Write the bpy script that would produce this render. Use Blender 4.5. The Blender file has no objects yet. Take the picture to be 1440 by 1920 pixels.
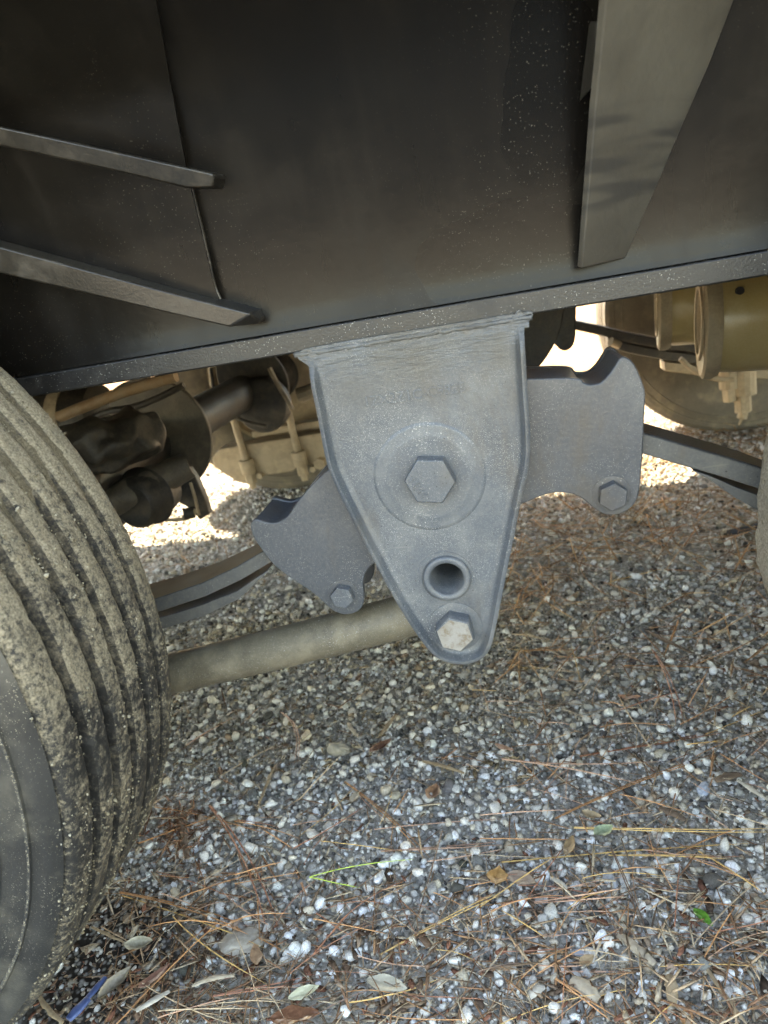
import bpy, bmesh, math, random
import numpy as np
from mathutils import Vector, Matrix, noise
from mathutils.geometry import delaunay_2d_cdt
rng = np.random.default_rng(7)
random.seed(7)
S = bpy.context.scene
C = S.collection

# ------------------------------------------------------------------ camera
PITCH, YAW, ROLL, CAM_Z, FPX = math.radians(18.11), math.radians(10.86), math.radians(10.26), .853, 1331.
CAM = Vector((0, 0, CAM_Z))
_fwd = Vector((-math.sin(YAW)*math.cos(PITCH), math.cos(YAW)*math.cos(PITCH), -math.sin(PITCH)))
_rt = Vector((math.cos(YAW), math.sin(YAW), 0))
_dn = _fwd.cross(_rt)
_e1 = _rt*math.cos(ROLL) + _dn*math.sin(ROLL)
_e2 = -_rt*math.sin(ROLL) + _dn*math.cos(ROLL)
cam_data = bpy.data.cameras.new('camera')
cam_data.sensor_fit = 'VERTICAL'; cam_data.sensor_height = 36; cam_data.lens = FPX/1920*36
cam_data.clip_start = .02; cam_data.clip_end = 500
cam_data.dof.use_dof = True; cam_data.dof.focus_distance = .92; cam_data.dof.aperture_fstop = 6.5
cam = bpy.data.objects.new('camera', cam_data); C.objects.link(cam)
m3 = Matrix((_e1, -_e2, -_fwd)).transposed()
cam.matrix_world = Matrix.Translation(CAM) @ m3.to_4x4()
S.camera = cam

# ------------------------------------------------------------------ sky and sun
SUN_EL, SUN_AZ = math.radians(52), math.radians(-32)      # azimuth from +Y towards +X
w = bpy.data.worlds.new('World'); S.world = w; w.use_nodes = True
wn = w.node_tree
sky = wn.nodes.new('ShaderNodeTexSky'); sky.sky_type = 'NISHITA'; sky.sun_disc = False
sky.sun_elevation = SUN_EL; sky.sun_rotation = SUN_AZ
wn.links.new(sky.outputs[0], wn.nodes['Background'].inputs[0])
wn.nodes['Background'].inputs[1].default_value = .12
sl = bpy.data.lights.new('sun', 'SUN'); sl.energy = 2.2; sl.angle = math.radians(.5); sl.color = (1, .95, .87)
so = bpy.data.objects.new('sun', sl); C.objects.link(so)
sdir = Vector((math.sin(SUN_AZ)*math.cos(SUN_EL), math.cos(SUN_AZ)*math.cos(SUN_EL), math.sin(SUN_EL)))
so.rotation_euler = sdir.to_track_quat('Z', 'Y').to_euler(); so.location = sdir*20
S.view_settings.view_transform = 'Standard'; S.view_settings.look = 'None'
S.view_settings.gamma = 1; S.view_settings.use_curve_mapping = False
S.view_settings.exposure = 3.85
S.view_settings.use_white_balance = True; S.view_settings.white_balance_temperature = 9200; S.view_settings.white_balance_tint = 10
S.render.engine = 'CYCLES'
S.cycles.max_bounces = 5; S.cycles.diffuse_bounces = 3; S.cycles.glossy_bounces = 2; S.cycles.transmission_bounces = 1
S.cycles.use_adaptive_sampling = True; S.cycles.adaptive_threshold = .03; S.cycles.use_denoising = True
S.cycles.sample_clamp_indirect = 6

# ------------------------------------------------------------------ measuring helpers: photo point -> real point on a plane
def ray(px, py): return _fwd + _e1*((px-720)/FPX) + _e2*((py-960)/FPX)
def PY(px, py, Y): d = ray(px, py); return CAM + d*(Y/d.y)
def PZ(px, py, Z=0.): d = ray(px, py); return CAM + d*((Z-CAM_Z)/d.z)

# ------------------------------------------------------------------ mesh helpers
def tag(o, label=None, cat=None, group=None, kind=None):
    if cat and not kind: kind = 'thing'
    for k, v in (('label', label), ('category', cat), ('group', group), ('kind', kind)):
        if v: o[k] = v
    return o
def thing(name, base, label, cat, group=None):
    o = bpy.data.objects.new(name, None); C.objects.link(o)
    o.empty_display_size = .05; o.location = base
    return tag(o, label, cat, group)
def base_of(o):
    p = Vector((0, 0, 0))
    while o: p += o.location; o = o.parent
    return p
def mk(name, V, F, mat, parent=None, sharp=35, bevel=0, origin=None, col=None):
    if parent is not None: off = base_of(parent)
    elif origin is not None: off = Vector(origin)
    else: off = Vector((0, 0, 0))
    me = bpy.data.meshes.new(name)
    V = np.asarray([tuple(v) for v in V] if not isinstance(V, np.ndarray) else V, dtype=np.float64) - np.array(off)
    if isinstance(F, np.ndarray):
        n = len(F); k = F.shape[1]
        me.vertices.add(len(V)); me.vertices.foreach_set('co', V.astype(np.float32).ravel())
        me.loops.add(n*k); me.loops.foreach_set('vertex_index', F.astype(np.int32).ravel())
        me.polygons.add(n); me.polygons.foreach_set('loop_start', np.arange(0, n*k, k, dtype=np.int32))
        me.update(calc_edges=True)
    else:
        me.from_pydata(V.tolist(), [], [tuple(f) for f in F]); me.update()
        bm = bmesh.new(); bm.from_mesh(me); bmesh.ops.recalc_face_normals(bm, faces=bm.faces); bm.to_mesh(me); bm.free()
    if sharp is None: pass
    else:
        me.shade_smooth()
        if sharp < 180: me.set_sharp_from_angle(angle=math.radians(sharp))
    if col is not None:
        a = me.color_attributes.new('Col', 'FLOAT_COLOR', 'POINT')
        c = np.ones((len(V), 4), np.float32); c[:, :3] = col; a.data.foreach_set('color', c.ravel())
    o = bpy.data.objects.new(name, me); C.objects.link(o)
    if mat: me.materials.append(mat)
    if parent is not None: o.parent = parent
    elif origin is not None: o.location = off
    if bevel:
        b = o.modifiers.new('bevel', 'BEVEL'); b.width = bevel; b.segments = 2; b.limit_method = 'ANGLE'; b.angle_limit = math.radians(40)
        b.harden_normals = False
    return o
def prism(poly, vec):
    poly = [Vector(p) for p in poly]; n = len(poly); vec = Vector(vec)
    V = poly + [p+vec for p in poly]
    F = [tuple(range(n)), tuple(range(2*n-1, n-1, -1))] + [(i, (i+1) % n, n+(i+1) % n, n+i) for i in range(n)]
    return V, F
def loft(rings, closed=True, cap0=True, cap1=True):
    V, F = [], []; n = len(rings[0])
    for r in rings: V += [Vector(p) for p in r]
    for a in range(len(rings)-1):
        for i in range(n if closed else n-1):
            j = (i+1) % n; F.append((a*n+i, a*n+j, (a+1)*n+j, (a+1)*n+i))
    if closed and cap0: F.append(tuple(range(n-1, -1, -1)))
    if closed and cap1: F.append(tuple((len(rings)-1)*n+i for i in range(n)))
    return V, F
def frame_of(axis):
    a = Vector(axis).normalized(); t = Vector((0, 0, 1)) if abs(a.z) < .9 else Vector((1, 0, 0))
    u = (t - a*t.dot(a)).normalized(); return a, u, a.cross(u)
def tube(path, rad, n=14, caps=True):
    path = [Vector(p) for p in path]; rings = []
    for i, p in enumerate(path):
        d = (path[min(i+1, len(path)-1)] - path[max(i-1, 0)]); a, u, v = frame_of(d)
        r = rad[i] if isinstance(rad, (list, tuple)) else rad
        rings.append([p + (u*math.cos(t)+v*math.sin(t))*r for t in [2*math.pi*k/n for k in range(n)]])
    return loft(rings, True, caps, caps)
def lathe(prof, o, axis, n=48, caps=True, a0=0, a1=2*math.pi):
    a, u, v = frame_of(axis); o = Vector(o); rings = []
    full = abs(a1-a0-2*math.pi) < 1e-6
    ts = [a0+(a1-a0)*k/(n if full else n-1) for k in range(n)]
    for (d, r) in prof: rings.append([o + a*d + (u*math.cos(t)+v*math.sin(t))*r for t in ts])
    return loft(rings, full, caps, caps)
def hexhead(c, axis, r, h, rot, chamfer=.92):
    # hexagon in the XZ plane seen along -Y (axis = direction the head points)
    c = Vector(c); a = Vector(axis).normalized()
    X, Z = Vector((1, 0, 0)), Vector((0, 0, 1))
    def ring(rr, d): return [c + a*d + (X*math.cos(rot+k*math.pi/3)+Z*math.sin(rot+k*math.pi/3))*rr for k in range(6)]
    return loft([ring(r, -.004), ring(r, h-.0025), ring(r*chamfer, h)])
def box(p0, p1):
    x0, y0, z0 = p0; x1, y1, z1 = p1
    return prism([(x0, y0, z0), (x1, y0, z0), (x1, y0, z1), (x0, y0, z1)], (0, y1-y0, 0))
def join(*parts):
    V, F = [], []
    for v, f in parts: k = len(V); V += list(v); F += [tuple(i+k for i in q) for q in f]
    return V, F
def chaikin(P, it=1, closed=True):
    for _ in range(it):
        Q = []; n = len(P)
        for i in range(n if closed else n-1):
            a, b = P[i], P[(i+1) % n]; Q += [a*.75+b*.25, a*.25+b*.75]
        if not closed: Q = [P[0]] + Q + [P[-1]]
        P = Q
    return P
def inset(P, d):
    # P closed list of Vectors in an XZ plane; move inward by d
    n = len(P); area = sum(P[i].x*P[(i+1) % n].z - P[(i+1) % n].x*P[i].z for i in range(n)); s = 1 if area > 0 else -1
    out = []
    for i in range(n):
        e = (P[(i+1) % n]-P[i-1]); e.normalize(); out.append(P[i] + Vector((-e.z, 0, e.x))*d*s)
    return out

# ------------------------------------------------------------------ material helpers
class NT:
    def __init__(s, name):
        s.m = bpy.data.materials.new(name); s.m.use_nodes = True; s.t = s.m.node_tree
        s.b = s.t.nodes['Principled BSDF']; s._pos = None
    def n(s, typ, **kw):
        nd = s.t.nodes.new(typ)
        for k, v in kw.items(): setattr(nd, k, v)
        return nd
    def l(s, a, b): s.t.links.new(a, b)
    def pos(s, scale=(1, 1, 1), rot=(0, 0, 0)):
        g = s.n('ShaderNodeNewGeometry'); mp = s.n('ShaderNodeMapping')
        mp.inputs['Scale'].default_value = scale; mp.inputs['Rotation'].default_value = rot
        s.l(g.outputs['Position'], mp.inputs[0]); return mp.outputs[0]
    def noise(s, scale, detail=4, rough=.55, vec=None, dist=0):
        nd = s.n('ShaderNodeTexNoise'); nd.inputs['Scale'].default_value = scale; nd.inputs['Detail'].default_value = detail
        nd.inputs['Roughness'].default_value = rough; nd.inputs['Distortion'].default_value = dist
        s.l(vec or s.pos(), nd.inputs['Vector']); return nd.outputs['Fac']
    def ramp(s, fac, lo, hi, a=0., b=1.):
        nd = s.n('ShaderNodeMapRange'); nd.interpolation_type = 'SMOOTHSTEP'
        for i, v in ((1, lo), (2, hi), (3, a), (4, b)): nd.inputs[i].default_value = v
        s.l(fac, nd.inputs[0]); return nd.outputs[0]
    def math(s, op, a, b):
        nd = s.n('ShaderNodeMath', operation=op)
        for i, v in enumerate((a, b)):
            if isinstance(v, (int, float)): nd.inputs[i].default_value = v
            else: s.l(v, nd.inputs[i])
        return nd.outputs[0]
    def mix(s, fac, a, b):
        nd = s.n('ShaderNodeMix', data_type='RGBA')
        if isinstance(fac, (int, float)): nd.inputs[0].default_value = fac
        else: s.l(fac, nd.inputs[0])
        for i, v in ((6, a), (7, b)):
            if isinstance(v, tuple): nd.inputs[i].default_value = (*v, 1)
            else: s.l(v, nd.inputs[i])
        return nd.outputs[2]
    def specks(s, scale, size, keep, vec=None):
        # scattered dots: a voronoi cell shows a dot when its random value passes `keep`
        v = s.n('ShaderNodeTexVoronoi'); v.inputs['Scale'].default_value = scale; s.l(vec or s.pos(), v.inputs['Vector'])
        sp = s.n('ShaderNodeSeparateColor'); s.l(v.outputs['Color'], sp.inputs[0])
        rad = s.math('MULTIPLY', sp.outputs[1], size)
        near = s.math('LESS_THAN', v.outputs['Distance'], rad)
        return s.math('MULTIPLY', near, s.math('GREATER_THAN', sp.outputs[0], keep))
    def bump(s, h, strength, dist=.002):
        nd = s.n('ShaderNodeBump'); nd.inputs['Strength'].default_value = strength; nd.inputs['Distance'].default_value = dist
        s.l(h, nd.inputs['Height'])
        prev = s.b.inputs['Normal'].links
        if prev: s.l(prev[0].from_socket, nd.inputs['Normal'])
        s.l(nd.outputs[0], s.b.inputs['Normal'])
    def out(s, color=None, rough=None, metal=0., spec=.5):
        if color is not None:
            if isinstance(color, tuple): s.b.inputs['Base Color'].default_value = (*color, 1)
            else: s.l(color, s.b.inputs['Base Color'])
        if rough is not None:
            if isinstance(rough, (int, float)): s.b.inputs['Roughness'].default_value = rough
            else: s.l(rough, s.b.inputs['Roughness'])
        s.b.inputs['Metallic'].default_value = metal; s.b.inputs['Specular IOR Level'].default_value = spec
        return s.m

def metal_mat(name, c1, c2, dust, rough=(.4, .65), nscale=9, dust_lo=.5, dust_hi=.75, speck=0., spk_scale=430, spk_col=(.36, .355, .33), bumps=.25, bscale=350, metal=0., spec=.5, wear=0.):
    t = NT(name)
    col = t.mix(t.ramp(t.noise(nscale, 5), .3, .7), c1, c2)
    d = t.ramp(t.noise(nscale*2.3, 8, .65), dust_lo, dust_hi)
    col = t.mix(t.math('MULTIPLY', d, .8), col, dust)
    fine = t.noise(bscale, 3)
    col = t.mix(t.ramp(fine, .35, .75, 0, .25), col, dust)
    if speck:
        k = t.specks(spk_scale, .4, 1-speck*.35); k2 = t.specks(spk_scale*2.6, .55, 1-speck)
        sm = t.math('MULTIPLY', t.math('MAXIMUM', k, k2), t.ramp(t.noise(14, 2), .35, .65, .15, .8))
        col = t.mix(sm, col, spk_col)
    if wear:
        # dark pits and scuffs, and brown grime in cloudy streaks
        pit = t.specks(260, .30, .93); col = t.mix(t.math('MULTIPLY', pit, .8), col, tuple(c*.35 for c in c1))
        gr = t.noise(5.5, 8, .68, t.pos((1.6, 1, .8)), .7); col = t.mix(t.ramp(gr, .50, .74, 0, wear), col, (.075, .056, .036))
        sc = t.noise(26, 3, .5, t.pos((.6, 1, 7), (0, .5, 0))); col = t.mix(t.ramp(sc, .68, .76, 0, .5), col, dust)
    t.bump(fine, bumps, .0012)
    return t.out(col, t.ramp(d, 0, 1, rough[0], rough[1]), metal, spec)

M = {}
M['cast'] = metal_mat('grey_cast_paint', (.047, .058, .071), (.075, .086, .099), (.165, .166, .16), (.38, .6), 8, .42, .82, speck=.30, bumps=.35, wear=.6)
M['cast_dark'] = metal_mat('dark_blue_grey_paint', (.040, .047, .056), (.060, .066, .075), (.13, .128, .12), (.34, .55), 8, .55, .85, speck=.14, bumps=.25, bscale=220, wear=.6)
M['bolt_bare'] = metal_mat('zinc_bolt_face', (.19, .175, .145), (.26, .25, .23), (.14, .10, .06), (.45, .6), 40, .45, .65, bumps=.3, bscale=700)
M['rust'] = metal_mat('rusty_brown_steel', (.23, .14, .07), (.33, .215, .115), (.32, .25, .17), (.6, .8), 16, .45, .7, bumps=.4)
M['spring'] = metal_mat('dark_spring_steel', wear=.75, c1=(.050, .053, .055), c2=(.075, .076, .074), dust=(.15, .14, .115), rough=(.45, .65), nscale=10, dust_lo=.5, dust_hi=.8, speck=.10, bumps=.2)
M['spring_black'] = metal_mat('black_spring_paint', (.012, .013, .016), (.02, .021, .025), (.07, .07, .075), (.3, .5), 10, .55, .8, speck=.4, bumps=.4)
M['rod'] = metal_mat('dusty_grey_rod', (.085, .074, .052), (.125, .11, .078), (.22, .19, .135), (.5, .7), 9, .45, .75, speck=.2, bumps=.3)
M['under_dark'] = metal_mat('dusty_dark_steel', (.014, .0125, .011), (.032, .028, .022), (.10, .082, .06), (.5, .8), 18, .45, .75, bumps=.6, bscale=200)
M['under_tan'] = metal_mat('tan_dusty_steel', (.20, .155, .10), (.29, .23, .155), (.40, .32, .22), (.6, .85), 12, .45, .75, bumps=.5, bscale=200)
M['chamber'] = metal_mat('olive_gold_chamber', (.34, .255, .11), (.42, .325, .15), (.45, .37, .24), (.3, .5), 6, .5, .85, bumps=.1)
M['bracket'] = metal_mat('brown_dusty_bracket', (.065, .053, .039), (.10, .083, .061), (.17, .14, .10), (.6, .85), 12, .45, .75, bumps=.6, bscale=200)
M['black_paint'] = metal_mat('black_gloss_steel', (.012, .012, .012), (.02, .019, .018), (.05, .046, .04), (.35, .55), 10, .5, .8, speck=.1, bumps=.2)
def cast_top():
    # same paint, with sagged runs and wrinkles near the weld at its top
    m = M['cast'].copy(); m.name = 'grey_cast_paint_with_runs'; t = NT.__new__(NT); t.m = m; t.t = m.node_tree; t.b = t.t.nodes['Principled BSDF']
    z = t.n('ShaderNodeSeparateXYZ'); t.l(t.pos(), z.inputs[0])
    mask = t.ramp(z.outputs['Z'], .728, .79)
    old = t.b.inputs['Base Color'].links[0].from_socket
    top_brown = t.math('MULTIPLY', t.ramp(z.outputs['Z'], .66, .79), t.ramp(t.noise(11, 6, .6), .3, .62, .1, .65))  # browner towards the top, broken up by noise
    t.l(t.mix(top_brown, old, (.06, .052, .038)), t.b.inputs['Base Color'])
    h = t.math('MULTIPLY', t.noise(34, 5, .6, t.pos((1, 1, 4.5), (0, math.radians(1), 0)), .8), mask)
    t.bump(h, .55, .005)
    return m
M['cast_top'] = cast_top()

def wall_mat():
    t = NT('black_body_paint')
    col = t.mix(t.ramp(t.noise(6, 6), .3, .75), (.002, .0017, .0014), (.0042, .0034, .0027))
    dust = t.ramp(t.noise(7, 7, .6), .42, .8, 0, .5)
    # rinsed patches without dust film
    g = t.n('ShaderNodeNewGeometry')
    clean = None
    for (cx, cz, rx, rz) in (PATCHES):
        mp = t.n('ShaderNodeMapping'); mp.vector_type = 'POINT'
        mp.inputs['Scale'].default_value = (1/rx, 0, 1/rz); mp.inputs['Location'].default_value = (-cx/rx, 0, -cz/rz)
        t.l(g.outputs['Position'], mp.inputs[0])
        nz = t.n('ShaderNodeTexNoise'); nz.inputs['Scale'].default_value = 9; nz.inputs['Detail'].default_value = 3; t.l(g.outputs['Position'], nz.inputs['Vector'])
        ln = t.n('ShaderNodeVectorMath', operation='LENGTH'); t.l(mp.outputs[0], ln.inputs[0])
        e = t.math('ADD', ln.outputs['Value'], t.math('MULTIPLY', t.math('SUBTRACT', nz.outputs['Fac'], .5), 1.1))
        k = t.ramp(e, .96, 1.02, 1, 0)
        clean = k if clean is None else t.math('MAXIMUM', clean, k)
    film = t.math('SUBTRACT', 1, clean)
    streak = t.noise(5, 6, .6, t.pos((9, 1, .8)))
    dusty = t.math('MULTIPLY', t.math('MULTIPLY', t.math('ADD', dust, t.ramp(streak, .4, .8, .12, .35)), film), .9)
    col = t.mix(dusty, col, (.0105, .0085, .0060))
    sp = t.specks(210, .16, .88); sp2 = t.specks(620, .34, .80)
    sm = t.math('MULTIPLY', t.math('MAXIMUM', sp, sp2), t.ramp(t.noise(4, 5, .6), .44, .66, .06, .85))
    col = t.mix(sm, col, (.10, .09, .072))
    t.bump(t.noise(18, 4), .12, .006)
    return t.out(col, t.ramp(dusty, 0, .6, .26, .42), 0, .21)
PATCHES = []
def rubber_mat(name, mudcol, mud_lo, mud_hi, base=(.018, .018, .018)):
    t = NT(name)
    zz = t.n('ShaderNodeSeparateXYZ'); t.l(t.pos(), zz.inputs[0])
    n1 = t.noise(12, 4, .6); n2 = t.noise(130, 9, .78)
    lvl = t.math('ADD', t.math('ADD', n2, t.math('MULTIPLY', n1, .35)), t.ramp(zz.outputs['Z'], .30, .85, -.06, .12))
    mud = t.ramp(lvl, mud_lo, mud_hi)
    c2 = t.mix(t.ramp(t.noise(420, 3), .3, .7), tuple(c*.6 for c in mudcol), tuple(min(1, c*1.35) for c in mudcol))
    col = t.mix(mud, base, c2)
    t.bump(t.math('ADD', n2, mud), .55, .0011)
    return t.out(col, t.ramp(mud, 0, 1, .55, .95), 0, .35)
def sidewall_mat():
    t = NT('grey_tyre_sidewall')
    col = t.mix(t.ramp(t.noise(9, 5), .3, .7), (.012, .0122, .0118), (.022, .0217, .0203))
    sp = t.specks(900, .45, .80); sm = t.math('MULTIPLY', sp, t.ramp(t.noise(10, 4), .4, .62, .15, .9))
    col = t.mix(t.ramp(t.noise(13, 7, .65), .42, .75, 0, .6), col, (.12, .11, .085))
    col = t.mix(sm, col, (.32, .29, .22))
    t.bump(t.noise(500, 2), .3, .0008)
    return t.out(col, .42, 0, .5)
M['tread'] = rubber_mat('muddy_tread_rubber', (.21, .178, .125), .58, .75, (.018, .0175, .0165))
M['groove'] = rubber_mat('dark_groove_rubber', (.15, .125, .088), .60, .88, (.015, .0145, .0135))
M['mud'] = rubber_mat('dried_olive_mud', (.125, .102, .067), .50, .75, (.055, .044, .029))
M['sidewall'] = sidewall_mat()
M['far_rubber'] = metal_mat('far_tyre_rubber', (.06, .052, .04), (.10, .085, .065), (.2, .165, .115), (.7, .85), 7, .45, .75, bumps=.2)
def stiff_mat():
    t = NT('tan_reflection_steel')
    col = t.mix(t.ramp(t.noise(9, 4, .5), .3, .7), (.060, .053, .043), (.095, .086, .070))  # lighter base stands in for sunlit ground reflected in the paint
    zz = t.n('ShaderNodeSeparateXYZ'); t.l(t.pos(), zz.inputs[0])
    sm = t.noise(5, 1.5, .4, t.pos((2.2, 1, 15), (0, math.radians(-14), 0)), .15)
    band = t.math('MULTIPLY', t.ramp(zz.outputs['Z'], REFL_Z-.045, REFL_Z-.03), t.ramp(zz.outputs['Z'], REFL_Z+.03, REFL_Z+.05, 1, 0))
    col = t.mix(t.math('MULTIPLY', t.ramp(sm, .42, .62, 0, .85), band), col, (.04, .037, .034))  # dark stripes are reflections painted into the colour
    t.bump(t.noise(90, 4), .3, .002)
    return t.out(col, .38, .25, .5)
REFL_Z = 0
def attr_mat(name, rough=.85, spec=.3, grain=500, gs=.25, bumps=.5):
    t = NT(name)
    a = t.n('ShaderNodeAttribute'); a.attribute_name = 'Col'
    f = t.noise(grain, 4, .65)
    dark = t.n('ShaderNodeHueSaturation'); dark.inputs['Value'].default_value = .62; t.l(a.outputs['Color'], dark.inputs['Color'])
    col = t.mix(t.ramp(f, .35, .65), dark.outputs[0], a.outputs['Color'])
    t.bump(f, bumps, .001)
    return t.out(col, rough, 0, spec)
M['pebble'] = attr_mat('gravel_stone')
M['crumb'] = attr_mat('mud_crumb', .95, .1)
M['litter'] = attr_mat('bark_litter', .8, .25, 300)
def ground_mat():
    t = NT('dark_soil_and_straw')
    c = t.mix(t.ramp(t.noise(90, 6, .7), .32, .62), (.16, .142, .115), (.48, .445, .38))
    soil = t.n('ShaderNodeVectorMath', operation='DISTANCE'); soil.inputs[1].default_value = (SOILC[0], SOILC[1], 0); t.l(t.pos(), soil.inputs[0])
    c = t.mix(t.ramp(t.math('ADD', soil.outputs['Value'], t.math('MULTIPLY', t.noise(14, 4), .12)), .13, .26, 1, 0), c, (.032, .026, .021))
    v = t.n('ShaderNodeTexVoronoi'); v.inputs['Scale'].default_value = 120; t.l(t.pos(), v.inputs['Vector'])
    c = t.mix(t.ramp(v.outputs['Distance'], .15, .55, .7, 0), c, (.46, .445, .41))
    # further off the ground is covered by fallen pine straw
    g = t.n('ShaderNodeSeparateXYZ'); t.l(t.pos(), g.inputs[0])
    far = t.ramp(t.math('ADD', g.outputs['Y'], t.math('MULTIPLY', t.noise(1.3, 4), 1.2)), 3.6, 4.8)
    st = t.noise(26, 6, .7, t.pos((1, 3.5, 1), (0, 0, .5)), 1.5)
    straw = t.mix(t.ramp(st, .35, .65), (.16, .085, .04), (.38, .25, .14))
    c = t.mix(far, c, straw)
    t.bump(t.noise(160, 4, .7), .8, .006)
    return t.out(c, .95, 0, .15)
SOILC = PZ(190, 1800)
M['ground'] = ground_mat()
def plain(name, c1, c2, rough=.6, scale=60, spec=.4, stretch=(1, 1, 1), bumps=.4):
    t = NT(name); f = t.noise(scale, 5, .6, t.pos(stretch))
    t.bump(f, bumps, .001)
    return t.out(t.mix(t.ramp(f, .3, .7), c1, c2), rough, 0, spec)

# ================================================================== SETTING: ground
gx = [-40, -8, -3] + list(np.linspace(-2, 2.4, 60)) + [3.5, 8, 40]
gy = [-40, -8, -2] + list(np.linspace(.2, 4.5, 60)) + [6, 12, 60]
def gz(x, y): return .006*noise.noise((x*2.2, y*2.2, 0)) + .003*noise.noise((x*7, y*7, 3)) if -2.5 < x < 3 and 0 < y < 5 else 0
V = [(x, y, gz(x, y)) for y in gy for x in gx]
F = [(j*len(gx)+i, j*len(gx)+i+1, (j+1)*len(gx)+i+1, (j+1)*len(gx)+i) for j in range(len(gy)-1) for i in range(len(gx)-1)]
tag(mk('ground', V, F, M['ground'], sharp=180), 'dark soil under the gravel', kind='structure')

# gravel: many stones, one mass ---------------------------------------------------
def ico(sub):
    bm = bmesh.new(); bmesh.ops.create_icosphere(bm, subdivisions=sub, radius=1); bm.verts.ensure_lookup_table()
    v = np.array([x.co[:] for x in bm.verts]); f = np.array([[q.index for q in p.verts] for p in bm.faces]); bm.free(); return v, f
def rots(n, flat=.6):
    a = rng.uniform(0, 2*np.pi, n); b = rng.normal(0, flat, n); c = rng.normal(0, flat, n)
    Rz = np.zeros((n, 3, 3)); Rz[:, 0, 0] = np.cos(a); Rz[:, 0, 1] = -np.sin(a); Rz[:, 1, 0] = np.sin(a); Rz[:, 1, 1] = np.cos(a); Rz[:, 2, 2] = 1
    Rx = np.zeros((n, 3, 3)); Rx[:, 0, 0] = 1; Rx[:, 1, 1] = np.cos(b); Rx[:, 1, 2] = -np.sin(b); Rx[:, 2, 1] = np.sin(b); Rx[:, 2, 2] = np.cos(b)
    Ry = np.zeros((n, 3, 3)); Ry[:, 1, 1] = 1; Ry[:, 0, 0] = np.cos(c); Ry[:, 0, 2] = np.sin(c); Ry[:, 2, 0] = -np.sin(c); Ry[:, 2, 2] = np.cos(c)
    return Rz @ Rx @ Ry
def stones(pos, size, sub, lump=.16, colors=None, aniso=(.65, 1.25)):
    v, f = ico(sub); n = len(pos); K = 24
    var = []
    for k in range(K):
        d = np.array([1 + lump*2.0*noise.noise((p[0]*1.1+k*7.3, p[1]*1.1, p[2]*1.1+k)) + lump*.8*noise.noise((p[0]*2.6+k*3.1, p[1]*2.6, p[2]*2.6)) for p in v])
        w_ = v*d[:, None]
        for _ in range(8):
            nn = rng.normal(0, 1, 3); nn /= np.linalg.norm(nn); h_ = rng.uniform(.55, .9); e_ = w_ @ nn - h_
            w_ = w_ - np.where(e_ > 0, e_, 0)[:, None]*nn
        var.append(w_*1.18)
    var = np.array(var)
    sc = rng.uniform(*aniso, (n, 3)); sc[:, 2] *= .85
    vv = var[rng.integers(0, K, n)] * sc[:, None, :] * size[:, None, None]
    vv = np.einsum('nij,nkj->nki', rots(n), vv) + pos[:, None, :]
    ff = f[None] + (np.arange(n)*len(v))[:, None, None]
    col = np.repeat(colors, len(v), axis=0) if colors is not None else None
    return vv.reshape(-1, 3), ff.reshape(-1, 3), col
def pebble_colors(n):
    pal = np.array([(.52, .515, .50), (.37, .37, .365), (.25, .25, .25), (.14, .14, .14), (.68, .67, .65), (.33, .30, .25), (.06, .058, .056), (.46, .42, .35), (.20, .15, .115)])
    p = np.array([.22, .19, .14, .09, .15, .10, .05, .07, .03]); c = pal[rng.choice(len(pal), n, p=p/p.sum())]*np.array([1.05, 1.0, .92])
    return np.clip(c*rng.uniform(1.0, 1.7, (n, 1)) + rng.normal(0, .003, (n, 3)), .03, .82)
def warm_light_tint(P, c):
    # warm light painted into stone colours deeper under the trailer, left of the hanger
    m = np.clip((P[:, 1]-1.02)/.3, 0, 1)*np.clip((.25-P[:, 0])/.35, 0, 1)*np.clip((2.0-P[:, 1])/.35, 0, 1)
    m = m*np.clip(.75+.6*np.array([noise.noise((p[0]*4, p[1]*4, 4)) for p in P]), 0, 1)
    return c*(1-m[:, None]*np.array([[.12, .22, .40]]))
def grid_pts(x0, x1, y0, y1, cell, keep):
    nx, ny = int((x1-x0)/cell), int((y1-y0)/cell)
    X, Y = np.meshgrid(np.arange(nx), np.arange(ny)); X = X.ravel(); Y = Y.ravel()
    P = np.stack([x0+(X+rng.uniform(0, 1, len(X)))*cell, y0+(Y+rng.uniform(0, 1, len(X)))*cell], 1)
    return P[rng.uniform(0, 1, len(P)) < keep]
SOIL = PZ(190, 1800); SOIL2 = PZ(330, 1900)
def soil_keep(P, lo=.06):
    d1 = np.hypot((P[:, 0]-SOIL.x)/.16, (P[:, 1]-SOIL.y)/.10); d2 = np.hypot((P[:, 0]-SOIL2.x)/.30, (P[:, 1]-SOIL2.y)/.07)
    k = np.clip((np.minimum(d1, d2*1.15)-.75)/.5, 0, 1)
    return lo + (1-lo)*k
def nmap(P, s, o): return np.array([noise.noise((p[0]*s+o, p[1]*s, o)) for p in P])
Vs, Fs, Cs = [], [], []; nv = 0
def add(P, size, sub, colors, zf):
    global nv
    z = np.array([gz(a, b) for a, b in P]) + size*zf
    v, f, c = stones(np.column_stack([P, z]), size, sub, colors=colors)
    Vs.append(v); Fs.append(f+nv); Cs.append(c); nv += len(v)
def inside(P, x0, x1, y0, y1): return (P[:, 0] > x0) & (P[:, 0] < x1) & (P[:, 1] > y0) & (P[:, 1] < y1)
def soft(P, x0, x1, y0, y1, b=.06):
    # zone with a frayed border so that the fine and the coarse stone layers blend
    j_ = rng.uniform(-b, b, (len(P), 2)); return inside(P+j_, x0, x1, y0, y1)
ZONE = (-.86, .98, .50, 1.62)
P = grid_pts(-.95, 1.07, .42, 1.70, .0120, .9); P = P[soft(P, *ZONE)]; P = P[rng.uniform(0, 1, len(P)) < soil_keep(P)]
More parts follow.
